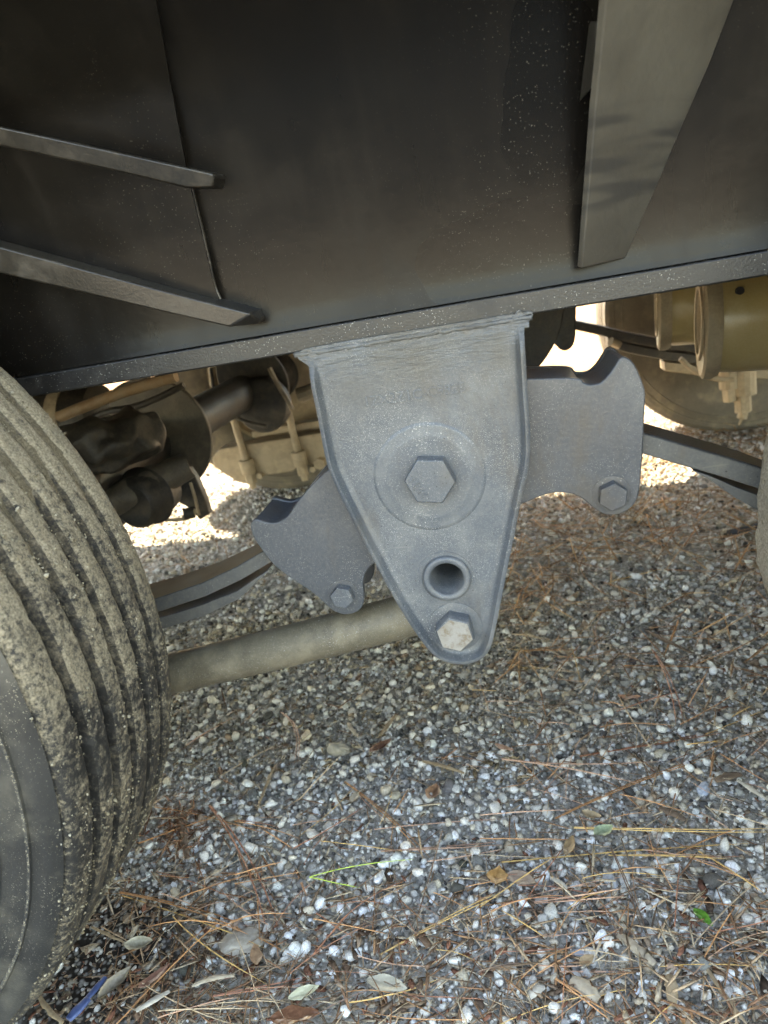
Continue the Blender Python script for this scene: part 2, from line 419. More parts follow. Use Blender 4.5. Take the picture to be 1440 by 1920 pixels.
big = nmap(P, 5, 2)
add(P, np.clip(rng.lognormal(math.log(.0043), .40, len(P))*(1+.3*big), .0022, .0095), 2, warm_light_tint(P, pebble_colors(len(P))), rng.uniform(.1, .8, len(P)))
P = grid_pts(-1.0, 1.15, .42, 1.75, .0084, .95); P = P[rng.uniform(0, 1, len(P)) < soil_keep(P, .25)]
add(P, np.clip(rng.lognormal(math.log(.0027), .3, len(P)), .0015, .005), 1, warm_light_tint(P, pebble_colors(len(P))), rng.uniform(.1, 1.2, len(P)))
P = grid_pts(-1.9, 2.0, .05, 1.80, .0150, .9); P = P[~soft(P, *ZONE)]; P = P[rng.uniform(0, 1, len(P)) < soil_keep(P)]
P = np.concatenate([P, grid_pts(-2.4, 2.4, 1.78, 3.3, .0175, .9), grid_pts(-2.6, 2.8, 3.3, 4.6, .030, .8)])
add(P, np.clip(rng.lognormal(math.log(.0062), .3, len(P)), .0035, .012), 1, warm_light_tint(P, pebble_colors(len(P))), rng.uniform(.1, .7, len(P)))
tag(mk('gravel', np.concatenate(Vs), np.concatenate(Fs), M['pebble'], sharp=None, col=np.concatenate(Cs)), 'grey and white pea gravel covering the ground', 'gravel', kind='stuff')

# ================================================================== TRAILER BODY
WALL = [(.812, .8), (.812, .812), (.820, .820), (.823, .84), (.820, .88), (.811, .93), (.793, .99), (.760, 1.06), (.69, 1.12), (.59, 1.19), (.50, 1.26), (.43, 1.33), (.42, 1.40)]
def wallY(z):
    for (a, b), (c, d) in zip(WALL[:-1], WALL[1:]):
        if b <= z <= d: return a+(c-a)*(z-b)/(d-b)
    return WALL[0][0] if z < WALL[0][1] else WALL[-1][0]
def PW(px, py, off=0.):
    Y = .8
    for _ in range(40): p = PY(px, py, Y); Y = Y*.4+(wallY(p.z)-off)*.6
    return PY(px, py, Y)
a, b = PW(1035, 190), PW(925, 470)
PATCHES += [(a.x, a.z, .048, .085), (b.x+.02, b.z-.015, .13, .055)]
M['wall'] = wall_mat()
M['rib'] = metal_mat('scuffed_black_rib', (.009, .008, .007), (.018, .0155, .0125), (.05, .042, .032), (.30, .5), 10, .45, .75, bumps=.2)
M['rail'] = metal_mat('dusty_black_rail', (.004, .0042, .0045), (.008, .008, .008), (.028, .025, .021), (.40, .6), 9, .42, .75, speck=.07, bumps=.3)
body = thing('trailer_body', (0, 1.887, .787), 'black painted trailer body overhead, its curved side sheet welded to the frame rail', 'trailer')
prof = [(.905, .8120), (.8190, .8120), (.8205, .8128), (.8212, .818)] + WALL[3:]
# refine the curve so the sheet reads smooth
wp = [Vector((0, y, z)) for y, z in prof]
wp2 = wp[:4] + chaikin(wp[3:], 2, False)[1:]
shell = [(v.y, v.z) for v in wp2] + [(.42, 3.9), (3.46, 3.9), (3.46, 1.46), (3.05, 1.06), (2.96, .9), (2.96, .8125), (2.87, .8125), (2.87, 1.02), (.905, 1.02)]
xs = [-6, -1.5, -.75, -.2, .1, .45, 1.2, 6]
V, F = loft([[Vector((x, y, z)) for y, z in shell] for x in xs])
mk('side_sheet', V, F, M['wall'], body, sharp=30)
for ya_, yb_ in ((.8175, .905), (2.87, 2.965)):
    V, F = box((-6, ya_, .7865), (6, yb_, .8115)); mk('rail_flange', V, F, M['rail'], body, bevel=.002)
# crossmembers under the floor
for x in (-2.2, -1.45, .35, 1.6):
    V, F = box((x-.03, .91, .88), (x+.03, 2.865, 1.018)); mk('crossmember', V, F, M['under_dark'], body, bevel=.004)
# doubler panel on the left with its skirt
rows = np.linspace(-60, 615, 22); right_x = lambda y: np.interp(y, [-60, 0, 170, 330, 540, 620], [285, 292, 322, 352, 402, 432])
low_y = lambda x: np.interp(x, [-160, 0, 478], [425, 468, 598])
pts = []
for y in rows:
    xr = float(right_x(y)); pts.append([PW(x, min(y, float(low_y(x))), .014) for x in np.linspace(-160, xr, 14)] + [PW(xr+3, min(y, float(low_y(xr))), -.006)])
V, F = loft(pts, closed=False); mk('doubler_panel', V, F, M['wall'], body, sharp=50)
# weld seam on the panel edge
path = [PW(float(right_x(y))+2+3*noise.noise((y*.02, 0, 0)), y, .003) for y in np.linspace(335, 585, 60)]
V, F = tube(path, [.0024+.0006*noise.noise((k_*.6, 1, 1)) for k_ in range(len(path))], 8); mk('weld_seam', V, F, M['rib'], body, sharp=180)
# two flat ribs
def rib(top, bot, offs, name):
    fr = [PW(x, y, o) for (x, y), o in zip(top, offs)]; fb = [PW(x, y, o) for (x, y), o in zip(bot, offs)]
    rings = []
    for a, b in zip(fr, fb):
        ra = Vector((a.x, wallY(a.z)+.004, a.z+.003)); rb = Vector((b.x, wallY(b.z)+.004, b.z+.001)); rings.append([a, b, rb, ra])
    V, F = loft(rings); return mk(name, V, F, M['rib'], body, bevel=.0018)
REFL_Z = PW(1190, 300, .03).z
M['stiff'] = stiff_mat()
rib([(-170, 418), (0, 463), (160, 506), (320, 549), (470, 588), (487, 600)], [(-170, 470), (0, 512), (150, 547), (300, 583), (430, 613), (484, 607)], [.055, .052, .048, .044, .038, .02], 'lower_rib')
rib([(-170, 202), (0, 238), (130, 266), (270, 297), (398, 326), (404, 331)], [(-170, 240), (0, 273), (130, 301), (250, 328), (345, 351), (398, 350)], [.05, .047, .044, .04, .036, .034], 'upper_rib')
# tapered stiffener on the right
NL = [(1146, -90, .125), (1137, 0, .112), (1127, 100, .098), (1116, 210, .082), (1107, 320, .065), (1098, 420, .048), (1091, 503, .030)]
NR = [(1420, -90), (1376, 0), (1330, 120), (1282, 230), (1240, 330), (1205, 410), (1173, 484)]
L_ = [PW(x, y, o) for x, y, o in NL]; R_ = [PW(x, y, .004) for x, y in NR]
L_.insert(0, L_[0]+(L_[0]-L_[1])*2.5); R_.insert(0, R_[0]+(R_[0]-R_[1])*2.5)
rings = []
for a, b in zip(L_, R_):
    d = (b-a).normalized(); up = Vector((0, -.3, 1)); n = d.cross(up).normalized()
    if n.y > 0: n = -n
    rings.append([a, a*.5+b*.5, b, b-n*.008, a-n*.008])
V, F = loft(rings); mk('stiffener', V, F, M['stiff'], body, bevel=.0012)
# small clip behind the stiffener
q = [PW(1108, 40, .035), PW(1122, 40, .06), PW(1108, 165, .05), PW(1090, 185, .02)]
V, F = prism(q, (0, .012, 0)); mk('clip', V, F, M['rib'], body)
# weld fillet between sheet and hanger, and along the rail
def weld(pxs, r0, off, name, parent, seedv=0, mat='cast'):
    path = []; rad = []
    for i, (x, y) in enumerate(pxs):
        p = PY(x, y, off); p.z += .0015*noise.noise((i*.31, seedv, 0)); path.append(p); rad.append(r0*(1+.35*noise.noise((i*.55, seedv, 5))))
    V, F = tube(path, rad, 9); return mk(name, V, F, M[mat], parent, sharp=180)

# ================================================================== HANGER
YH = .797; YP = YH+.013            # rim front, plate face
OUT = [(549, 666), (553, 676), (562, 682), (574, 688), (577.5, 699), (584, 735), (592, 770), (599, 808), (606, 845), (615, 882), (628, 912), (644, 945), (660, 976), (680, 1015), (701, 1055), (721, 1092), (742, 1130), (761, 1161), (780, 1190), (799, 1216), (811, 1229), (825, 1239), (843, 1246), (862, 1248), (876, 1247.5), (889, 1244), (901, 1239), (911, 1231), (919, 1219), (924, 1205), (930, 1178), (935.6, 1149), (942, 1116), (949, 1081), (956, 1046), (964, 1010), (970, 978), (977, 942), (984, 913), (992, 879), (995, 848), (995, 822), (993, 785), (990, 747), (988, 708), (986, 672), (984, 640), (984, 616), (988, 608), (996, 602), (1001, 594), (1000, 585), (980, 588), (770, 622), (570, 655)]
hang = thing('suspension_hanger', (-.09, .85, .36), 'large grey cast hanger plate with raised rim and big hex bolt, centre of the photo', 'hanger')
O3 = [PY(x, y, YH) for x, y in OUT]
O3 = chaikin(O3, 1)
def ringY(P, Y): return [Vector((p.x, Y, p.z)) for p in P]
hb = Vector(PY(806, 903, YP-.018)); BX = hb.x
hole = PY(838, 1085, YP-.004); lowb = PY(853, 1190, YP-.02)
prof_h = [(0, YH+.034), (0, YH+.0025), (.0022, YH+.0003), (.0052, YH), (.0068, YH+.0025), (.0085, YP-.004), (.0115, YP-.0012), (.0165, YP)]
topz = max(p.z for p in O3)
def rim_y(p, y):
    k = min(1, max(0, (topz-.010-p.z)/.030)); k = k*k*(3-2*k)
    return YP+.001+(y-YP-.001)*k if y < YP else y
rings = [[Vector((p.x, rim_y(q_, y), p.z)) for p, q_ in zip(inset(O3, d), O3)] for d, y in prof_h]
# the rim dies out into the weld along the top
V, F = loft(rings, True, False, False)
n = len(O3); inner = rings[-1]; HR = .0215
circ = [Vector((hole.x+HR*math.cos(t), YP, hole.z+HR*math.sin(t))) for t in [2*math.pi*k/32 for k in range(32)]]
pts2 = [Vector((p.x, p.z)) for p in inner] + [Vector((p.x, p.z)) for p in circ]
ed = [(i, (i+1) % n) for i in range(n)] + [(n+i, n+(i+1) % 32) for i in range(32)]
cv, ce, cf, *_ = delaunay_2d_cdt(pts2, ed, [], 1, 1e-6)
k0 = len(V); V += [Vector((p.x, YP, p.y)) for p in cv]
for f in cf:
    cx = sum(cv[i].x for i in f)/len(f); cz = sum(cv[i].y for i in f)/len(f)
    if math.hypot(cx-hole.x, cz-hole.z) > HR*.98: F.append(tuple(i+k0 for i in f))
mk('front_plate', V, F, M['cast_top'], hang, sharp=40)
# back plate of the hanger
V, F = prism(ringY(O3, .955), (0, .014, 0)); mk('back_plate', V, F, M['cast_dark'], hang, bevel=.002)
# boss disc round the main bolt
V, F = lathe([(-.001, .068), (.0006, .0665), (.0012, .062), (.0010, .055), (.0017, .0525), (.0019, .049), (.0014, .044), (.0013, .001)], (BX-.002, YP, hb.z), (0, -1, 0), 72, True)
mk('bolt_boss', V, F, M['cast'], hang, sharp=60)
V, F = hexhead((BX, YP-.0024, hb.z), (0, -1, 0), .0305, .0165, math.radians(-9), .955); bolt = mk('pivot_bolt_head', V, F, M['cast'], hang, bevel=.0008)
# raised maker's marks on the bolt face
def text_mesh(name, txt, size, centre, ang, mat, parent, depth=.001, shear=0, mirror=False):
    cu = bpy.data.curves.new(name, 'FONT'); cu.body = txt; cu.size = size; cu.extrude = depth; cu.bevel_depth = depth*.25; cu.align_x = 'CENTER'; cu.align_y = 'CENTER'; cu.resolution_u = 3
    tmp = bpy.data.objects.new('tmp', cu); C.objects.link(tmp)
    bpy.context.view_layer.update(); dg = bpy.context.evaluated_depsgraph_get(); me = bpy.data.meshes.new_from_object(tmp.evaluated_get(dg))
    bpy.data.objects.remove(tmp); bpy.data.curves.remove(cu)
    me.name = name; o = bpy.data.objects.new(name, me); C.objects.link(o); me.materials.clear(); me.materials.append(mat)
    o.parent = parent; o.location = Vector(centre)-base_of(parent)
    o.rotation_euler = (Matrix.Rotation(ang, 3, 'Y') @ Matrix.Rotation(math.radians(90), 3, 'X')).to_euler()
    return o
bf = YP-.0024-.0165
text_mesh('bolt_lettering', 'MMH', .012, (BX-.0145, bf-.0003, hb.z-.006), math.radians(62), M['cast'], bolt)
for ang in (25, 145, 262):
    t = math.radians(ang-10); d = Vector((math.cos(t), 0, math.sin(t))); sd = Vector((-d.z, 0, d.x))
    c0 = Vector((BX, bf+.0004, hb.z)) + d*.011; q = [c0-sd*.0009, c0+d*.0105-sd*.0009, c0+d*.0105+sd*.0009, c0+sd*.0009]
    V, F = prism(q, (0, -.0011, 0)); mk('grade_mark', V, F, M['cast'], bolt)
tl = PY(776, 741, YP)
text_mesh('casting_number', '1ZX2Z1C-C9925', .0165, (tl.x, YP-.0003, tl.z), math.radians(0), M['cast'], hang, .0009)
# sleeve in the empty hole
V, F = lathe([(-.020, .0305), (.0045, .0300), (.0066, .0285), (.0072, .0262), (.0066, .0225), (.004, .0208), (-.09, .0205), (-.094, .001)], hole.xz.to_3d() if False else (hole.x, YP, hole.z), (0, -1, 0), 48, False)
mk('sleeve', V, F, M['cast'], hang, sharp=50)
V, F = lathe([(-.001, .0365), (.0008, .036), (.0009, .030)], (hole.x-.002, YP, hole.z-.001), (0, -1, 0), 48, False); mk('sleeve_seat', V, F, M['cast'], hang)
# lower bolt with washer face
V, F = lathe([(-.001, .0345), (.0009, .034), (.0014, .0325), (.0014, .001)], (lowb.x, YP, lowb.z), (0, -1, 0), 40); mk('bolt_seat', V, F, M['cast'], hang)
V, F = hexhead((lowb.x, YP-.0014, lowb.z), (0, -1, 0), .0255, .0205, math.radians(-20), .93); lb = mk('lower_bolt_head', V, F, M['cast'], hang, bevel=.0008)
lb['label'] = 'lower bolt head with bare rusty zinc face'
V, F = hexhead((lowb.x, YP-.0014-.0206, lowb.z), (0, -1, 0), .0228, .0006, math.radians(-20), .99); mk('bare_face', V, F, M['bolt_bare'], lb)
# welds
weld([(552+i*4.5, 667-i*.735) for i in range(100)], .0034, YP+.003, 'top_weld', hang, 1, 'cast_top')

# ================================================================== EQUALIZER
YE = .836; YE2 = .926
EQ = [(611, 884), (597, 897), (584, 909), (572, 923), (561, 936), (553, 948), (546, 959), (538, 969), (529.6, 976), (513, 982), (496, 979), (481.7, 974), (474, 975), (469, 982), (470, 994), (475, 1007), (484, 1022), (494, 1036), (506, 1052), (519, 1065), (550, 1088), (586, 1111), (607, 1130), (623, 1145), (636, 1151), (648, 1153), (659, 1152), (671, 1147), (678, 1140), (682, 1130), (683, 1115), (681, 1097), (682, 1086), (686, 1075), (692, 1065), (701, 1057), (740, 1040), (800, 1015), (900, 975), (982, 944), (999, 937), (1020, 928), (1044, 923.5), (1058, 924), (1072, 926), (1089, 933), (1101, 942), (1110, 950.6), (1124, 960), (1134, 965), (1145, 966), (1157, 965.5), (1168, 962), (1179, 956), (1187.5, 948), (1194, 938), (1198, 926), (1202, 895), (1206, 832), (1209, 763), (1211, 735), (1203, 712), (1194, 690), (1186, 678), (1177, 671), (1169, 669), (1162, 672), (1155, 683), (1148, 694), (1141, 704), (1134, 711), (1127, 717), (1120, 720), (1108, 721.5), (1096, 720), (1090, 710), (1060, 708), (1009, 710), (987, 710), (900, 735), (800, 770), (700, 820)]
eq = thing('equalizer_beam', (-.03, .88, .46), 'dark blue-grey rocking equalizer showing a notched arm on each side of the hanger', 'equalizer')
E3 = chaikin([PY(x, y, YE) for x, y in EQ], 1)
V, F = prism(ringY(E3, YE), (0, .011, 0)); mk('front_plate', V, F, M['cast_dark'], eq, bevel=.0016)
V, F = prism(ringY(E3, YE2), (0, .011, 0)); mk('rear_plate', V, F, M['cast_dark'], eq, bevel=.0016)
def web(pts, th, name):
    P = [PY(x, y, YE) for x, y in pts]; rings = []
    for i, p in enumerate(P):
        d = (P[min(i+1, len(P)-1)]-P[max(i-1, 0)]).normalized(); nn = Vector((d.z, 0, -d.x))
        a = Vector((p.x, YE+.009, p.z))+nn*.0012; b = Vector((p.x, YE2+.002, p.z))+nn*.0012; rings.append([a, b, b+nn*th, a+nn*th])
    V, F = loft(rings); return mk(name, V, F, M['cast_dark'], eq, bevel=.001)
web([(474, 976), (484, 977), (496, 980), (513, 983), (529.6, 977), (538, 970), (546, 960), (553, 949), (561, 937), (572, 924), (584, 910), (611, 885)], .008, 'left_spring_pad')
web([(987, 710), (1009, 710), (1060, 708), (1086, 709)], .009, 'top_web')
web([(1098, 721), (1108, 722), (1120, 720.5), (1134, 712), (1148, 695), (1162, 673), (1169, 670), (1180, 674), (1192, 690), (1203, 713)], .008, 'spring_pad')
for nm, q, r, rot in (('roller_bolt', (641, 1121), .0160, -18), ('roller_bolt', (1150, 932), .0178, 20)):
    p = PY(*q, YE-.012)
    V, F = lathe([(-.001, r*1.28), (.0008, r*1.26), (.0012, r*1.1), (.0012, .001)], (p.x, YE, p.z), (0, -1, 0), 32); wsh = mk('washer', V, F, M['cast_dark'], eq)
    V, F = hexhead((p.x, YE-.0012, p.z), (0, -1, 0), r, .0125, math.radians(rot), .96); mk(nm, V, F, M['cast'] if q[0] < 800 else M['cast_dark'], eq, bevel=.0006)
    V, F = tube([(p.x, YE+.01, p.z), (p.x, YE2+.003, p.z)], .012, 16); mk('roller', V, F, M['rust'], eq)

# ================================================================== LEAF SPRINGS AND ROD
def leaf(up, th, y0, y1, name, mat, parent, yref, topmat=None):
    rings = []
    for i, (x, y) in enumerate(up):
        p = PY(x, y, yref); t = th if not isinstance(th, list) else th[i]
        rings.append([Vector((p.x, y0, p.z)), Vector((p.x, y1, p.z)), Vector((p.x, y1, p.z-t)), Vector((p.x, y0, p.z-t))])
    V, F = loft(rings); return mk(name, V, F, M[mat], parent, bevel=.0015, sharp=30)
Y0, Y1 = .850, .924
sp = thing('leaf_spring', PY(300, 1150, .88), 'dark curved leaf spring with rusty top running behind the left muddy tyre', 'leaf spring', 'leaf springs')
up = [(-160, 1200), (60, 1175), (200, 1147), (298, 1121), (378, 1094), (444, 1063), (493, 1034), (540, 1004), (600, 962)]
l1 = leaf(up, .0205, Y0, Y1, 'upper_leaf', 'spring', sp, Y0)
top = []
for x, y in up:
    p = PY(x, y, Y0); top.append([Vector((p.x, Y0+.001, p.z+.0006)), Vector((p.x, Y1-.001, p.z+.0006))])
V, F = loft(top, closed=False); mk('rusty_top_face', V, F, M['rust'], l1)
leaf([(-160, 1240), (60, 1213), (200, 1184), (307, 1157), (378, 1135), (444, 1109), (480, 1084), (500, 1071)], [.02, .02, .019, .0175, .0165, .012, .006, .002], Y0, Y1, 'lower_leaf', 'spring', sp, Y0)
sp2 = thing('leaf_spring', PY(1330, 880, .88), 'black speckled leaf spring running right from the equalizer to the tyre at the edge', 'leaf spring', 'leaf springs')
up = [(1120, 790), (1160, 800), (1209, 813), (1287, 836), (1350, 854), (1419, 875), (1500, 905), (1640, 965)]
l1 = leaf(up, [.026]*5+[.0265, .0265, .0265], Y0, Y1, 'upper_leaf', 'spring', sp2, Y0)
top = []
for x, y in up:
    p = PY(x, y, Y0); top.append([Vector((p.x, Y0-.0002, p.z-.0012)), Vector((p.x, Y0+.002, p.z+.0007)), Vector((p.x, Y1, p.z+.0007))])
V, F = loft(top, closed=False); mk('black_top_face', V, F, M['spring_black'], l1)
leaf([(1302, 883), (1330, 892), (1380, 914), (1430, 932), (1500, 958), (1640, 1010)], [.001, .005, .014, .020, .020, .020], Y0, Y1, 'lower_leaf', 'spring', sp2, Y0)
rod = thing('radius_rod', PY(560, 1210, .885), 'olive-grey dusty tubular rod sloping from behind the hanger tip to the left tyre', 'rod')
path = [PY(x, y, .887) for x, y in [(-120, 1372), (120, 1312), (329, 1261), (430, 1238), (540, 1211), (640, 1186), (740, 1160), (815, 1141)]]
V, F = tube(path, [.0305]*8, 28); mk('tube', V, F, M['rod'], rod, sharp=60)
e = path[-1]; V, F = tube([(e.x+.02, .845, e.z-.005), (e.x+.02, .93, e.z-.005)], .034, 24); mk('bushing_eye', V, F, M['rod'], rod, bevel=.002)

# ================================================================== WHEELS
def side_faces(o, m, n, mat, ks):
    o.data.materials.append(mat); a = np.zeros(n*(m-1), np.int32).reshape(n, m-1)
    for k in ks: a[:, k] = 1
    o.data.polygons.foreach_set('material_index', a.ravel())
def ring_mesh(prof, cx, cz, n, disp=None):
    V = []; m = len(prof)
    for k in range(n):
        t = 2*math.pi*k/n
        for i, (y, r) in enumerate(prof):
            yy, rr = disp(t, i, y, r) if disp else (y, r)
            V.append((cx+rr*math.cos(t), yy, cz+rr*math.sin(t)))
    V = np.array(V); k = np.arange(n)[:, None]; i = np.arange(m-1)[None]; k2 = (k+1) % n
    F = np.stack([k*m+i, k2*m+i, k2*m+i+1, k*m+i+1], -1).reshape(-1, 4)
    return V, F[:, ::-1]
def wheel(cx, ya, yb, label, detail, seed, cz=.527, group='trailer wheels', near=True):
    R = .53; W = yb-ya; sgn = 1 if near else -1
    root = thing('wheel', (cx, (ya+yb)/2, 0), label, 'wheel', group)
    def y(u): return ya+W*u
    side = [(.16, .292), (.10, .300), (.045, .325), (-.005, .365), (-.030, .405), (-.040, .430), (-.040, .4515), (-.049, .4525), (-.050, .4555), (-.041, .4565), (-.034, .470), (-.026, .4815), (-.036, .4822), (-.038, .4858), (-.026, .4866), (-.020, .494), (-.022, .499), (-.012, .507), (.002, .512), (.008, .514)]
    for nm_, fl_ in (('sidewall', 0), ('sidewall', 1)):
        V, F = ring_mesh([(y(1-u if fl_ else u), r) for u, r in side], cx, cz, 240 if detail else 96); mk(nm_, V, F if fl_ == 0 else F[:, ::-1], M['sidewall'] if detail else M['far_rubber'], root, sharp=25)
    V, F = ring_mesh([(y(.006), .5135), (y(.02), .506), (y(.1), .5025), (y(.5), .504), (y(.9), .5025), (y(.98), .506), (y(.994), .5135)], cx, cz, 180 if detail else 96); mk('tread_base', V, F, M['groove'] if detail else M['far_rubber'], root, sharp=60)
    edges = [0.010, .172, .205, .341, .373, .498, .530, .657, .689, .811, .838, .990]
    nseg = 640 if detail else 120
    for k in range(6):
        a, b = edges[2*k], edges[2*k+1]; dr = .0015*abs(k-2.5)**1.4/2.
        if detail:
            us = [a, a+.004, a+.012] + list(np.linspace(a+.03, b-.03, 7)) + [b-.012, b-.004, b]
            rs = [.5035, .516, .5262] + [.5285]*7 + [.5262, .516, .5035]
        else: us = [a, a+.01, b-.01, b]; rs = [.509, .527, .527, .509]
        m = len(us)
        def disp(t, i, yy, rr, k=k, m=m):
            u = us[i]; r = rr-dr
            if u < .1: r -= (.1-u)**2*.9
            if u > .9: r -= (u-.9)**2*.9
            if not detail: return yy, r
            ph = t*64+k*1.7; zig = .0008*math.asin(math.sin(ph))/1.57
            e = 1 if (i < 3 and k > 0) or (i >= m-3 and k < 5) else 0
            yy += zig*e
            # sipes: short cuts on the rib edges
            s = (t*95/math.pi+k*.37) % 1
            if e and s < .12 and 0 < i < m-1: yy += (.0018 if i < 3 else -.0018); r -= .002
            q = (cx+math.cos(t)*.5, yy, math.sin(t)*.5)
            nz = noise.noise((q[0]*60+seed, q[1]*60, q[2]*60))*.0006 + noise.noise((q[0]*150, q[1]*150+seed, q[2]*150))*.0006
            if 0 < i < m-1: r += nz
            return yy, r
        V, F = ring_mesh([(y(u), r) for u, r in zip(us, rs)], cx, cz, nseg, disp)
        o_ = mk('tread_rib', V, F, M['tread'] if detail else M['far_rubber'], root, sharp=38)
        if detail: side_faces(o_, m, nseg, M['groove'], ([0, 1] if k else [0]) + ([m-2, m-3] if k < 5 else [m-2]))
    # rim and hub
    V, F = lathe([(.03, .10), (.03, .20), (.06, .24), (.07, .285), (.02, .292), (.012, .302), (.02, .300), (.10, .27), (W-.10, .27), (W-.02, .300), (W-.012, .302), (W-.02, .29)], (cx, ya, cz), (0, 1, 0), 64, False)
    mk('rim', V, F, M['under_tan'], root, sharp=40)
    V, F = lathe([(-.02, .001), (-.02, .07), (.0, .085), (.028, .10), (.05, .20), (W+.02, .205), (W+.03, .20), (W+.03, .001)], (cx, ya, cz), (0, 1, 0), 48, False)
    mk('brake_drum', V, F, M['under_dark'], root, sharp=40)
    return root, y
LX, RX = -.962, .789
wl, yl = wheel(LX, .494, .743, 'mud-caked ribbed tyre filling the lower left corner', True, 1)
wr, yr = wheel(RX, .556, .805, 'muddy tyre showing as a thin strip at the right edge', True, 5)
fl, _ = wheel(LX, 3.03, 3.28, 'far tyre behind the U-bolts on the left, under the trailer', False, 2, near=False)
fr, _ = wheel(.965, 3.03, 3.28, 'far tyre on the right, seen below the olive brake chambers', False, 3, near=False)
# mud packed across the upper tread, bridging the grooves
def mud_patch(root, cx, y, a0, a1, seed, cz=.527, face=0.):
    na, nu = 260, 60; V = []
    for i in range(na):
        t = a0+(a1-a0)*i/(na-1)
        for j in range(nu):
            u = .0+1.0*j/(nu-1); yy = y(u)
            q = (math.cos(t)*.5, yy, math.sin(t)*.5)
            fade = np.interp(i/(na-1), [0, .14, .35, .6, 1], [-.013, -.004, .0, .002, .003]) 
            n1 = noise.noise((q[0]*14+seed, q[1]*14, q[2]*14)); n2 = noise.noise((q[0]*70, q[1]*70+seed, q[2]*70)); n3 = noise.noise((q[0]*190, q[1]*190, q[2]*190+seed))
            r = .5275+fade+.0055*n1+.0022*n2+.0014*n3 - .002*abs(u*6-3)**1.4/3
            if u < .1: r -= (.1-u)**2*.9
            if u > .9: r -= (u-.9)**2*.9
            t2 = t+face
            V.append((cx+r*math.cos(t2), yy, cz+r*math.sin(t2)))
    i = np.arange(na-1)[:, None]; j = np.arange(nu-1)[None]
    F = np.stack([i*nu+j, (i+1)*nu+j, (i+1)*nu+j+1, i*nu+j+1], -1).reshape(-1, 4)
    tag(mk('caked_mud', np.array(V), F, M['mud'], root, sharp=180), kind='stuff')
mud_patch(wl, LX, yl, math.radians(14), math.radians(95), 3)
mud_patch(wr, RX, yr, math.radians(-75), math.radians(60), 9, face=math.pi)
for o_ in wr.children:
    if o_.name.startswith('caked_mud'): o_.data.materials[0] = rubber_mat('pale_dried_mud', (.20, .175, .135), .45, .7, (.10, .085, .065))
def crumbs(root, cx, y, n, a0, a1, seed, cz=.527):
    t = rng.uniform(a0, a1, n); u = rng.uniform(-.02, 1, n)**1.0
    keep = np.array([noise.noise((math.cos(a)*9+seed, b*5, math.sin(a)*9)) for a, b in zip(t, u)]) > -.05
    ed = np.array([.1875, .3565, .5135, .6735, .824]); g = np.min(np.abs(u[:, None]-ed[None]), 1) > .024
    t, u = t[keep & g], u[keep & g]; n = len(t)
    sz = np.clip(rng.lognormal(math.log(.00065), .5, n), .0003, .0028)
    r = .528+sz*.3-.002*np.abs(u*6-3)**1.4/3; r -= np.where(u < .1, (.1-u)**2*.9, 0)+np.where(u > .9, (u-.9)**2*.9, 0)
    pos = np.stack([cx+r*np.cos(t), y(u), cz+r*np.sin(t)], 1)
    c = np.array([(.32, .285, .205), (.24, .205, .14), (.42, .38, .29), (.17, .14, .095)])[rng.choice(4, n, p=[.35, .35, .15, .15])]*rng.uniform(.8, 1.15, (n, 1))
    m = 1500; tt = rng.uniform(a0, a1, m); wh = rng.choice(2, m, p=[.6, .4]); rad_ = np.where(wh == 0, .484, .454)+rng.normal(0, .0008, m); uu = np.where(wh == 0, -.037, -.0495)
    pos = np.concatenate([pos, np.stack([cx+rad_*np.cos(tt), y(uu), cz+rad_*np.sin(tt)], 1)]); sz = np.concatenate([sz, rng.uniform(.0003, .0008, m)])
    c = np.concatenate([c, np.array([[.34, .30, .22]])*rng.uniform(.7, 1.2, (m, 1))])
    v, f, cc = stones(pos, sz, 1, .25, c)
    tag(mk('mud_crumbs', v, f, M['crumb'], root, sharp=180, col=cc), kind='stuff')
crumbs(wl, LX, yl, 11000, math.radians(-85), math.radians(60), 1)

# ================================================================== AXLES AND THINGS UNDER THE TRAILER
def axle(cx, label):
    ax = thing('axle', (cx, 1.887, .46), label, 'axle', 'axles')
    V, F = tube([(cx, .79, .527), (cx, 1.887, .527), (cx, 2.985, .527)], .066, 32); mk('axle_tube', V, F, M['under_dark'], ax, sharp=60)
    for yb in (1.80, 2.62):
        # cam bracket plate, a rounded sector
        P = [Vector((cx+.02+.165*math.cos(t), yb, .545+.165*math.sin(t))) for t in np.linspace(math.radians(-75), math.radians(125), 22)] + [Vector((cx-.09, yb, .60)), Vector((cx-.07, yb, .46))]
        V, F = prism(P, (0, .016, 0)); mk('cam_bracket', V, F, M['bracket'] if yb < 2 else M['under_dark'], ax, bevel=.003)
    V, F = tube([(cx+.01, 1.05, .40), (cx+.01, 1.80, .42)], .026, 18); mk('camshaft', V, F, M['under_dark'], ax)
    V, F = lathe([(0, .001), (0, .05), (.012, .062), (.05, .066), (.06, .074), (.07, .066), (.12, .06), (.14, .04), (.14, .001)], (cx+.10, 1.46, .455), (.15, 1, .05), 28, False); mk('brake_chamber', V, F, M['under_dark'], ax, sharp=40)
    return ax
al = axle(LX, 'dusty dark axle tube crossing under the trailer behind the left tyre')
ar = axle(RX, 'dark axle tube hidden behind the right tyre and the olive chambers')
# dark disc at the far end of the left axle
p = PY(488, 762, 2.55); V, F = lathe([(0, .001), (0, .03), (.004, .05), (.0, .07), (.006, .098), (.02, .105), (.06, .105)], p, (0, -1, 0), 40, False)
mk('hub_disc', [(v.x, 2*p.y-v.y, v.z) for v in V], F, M['under_dark'], al, sharp=40)
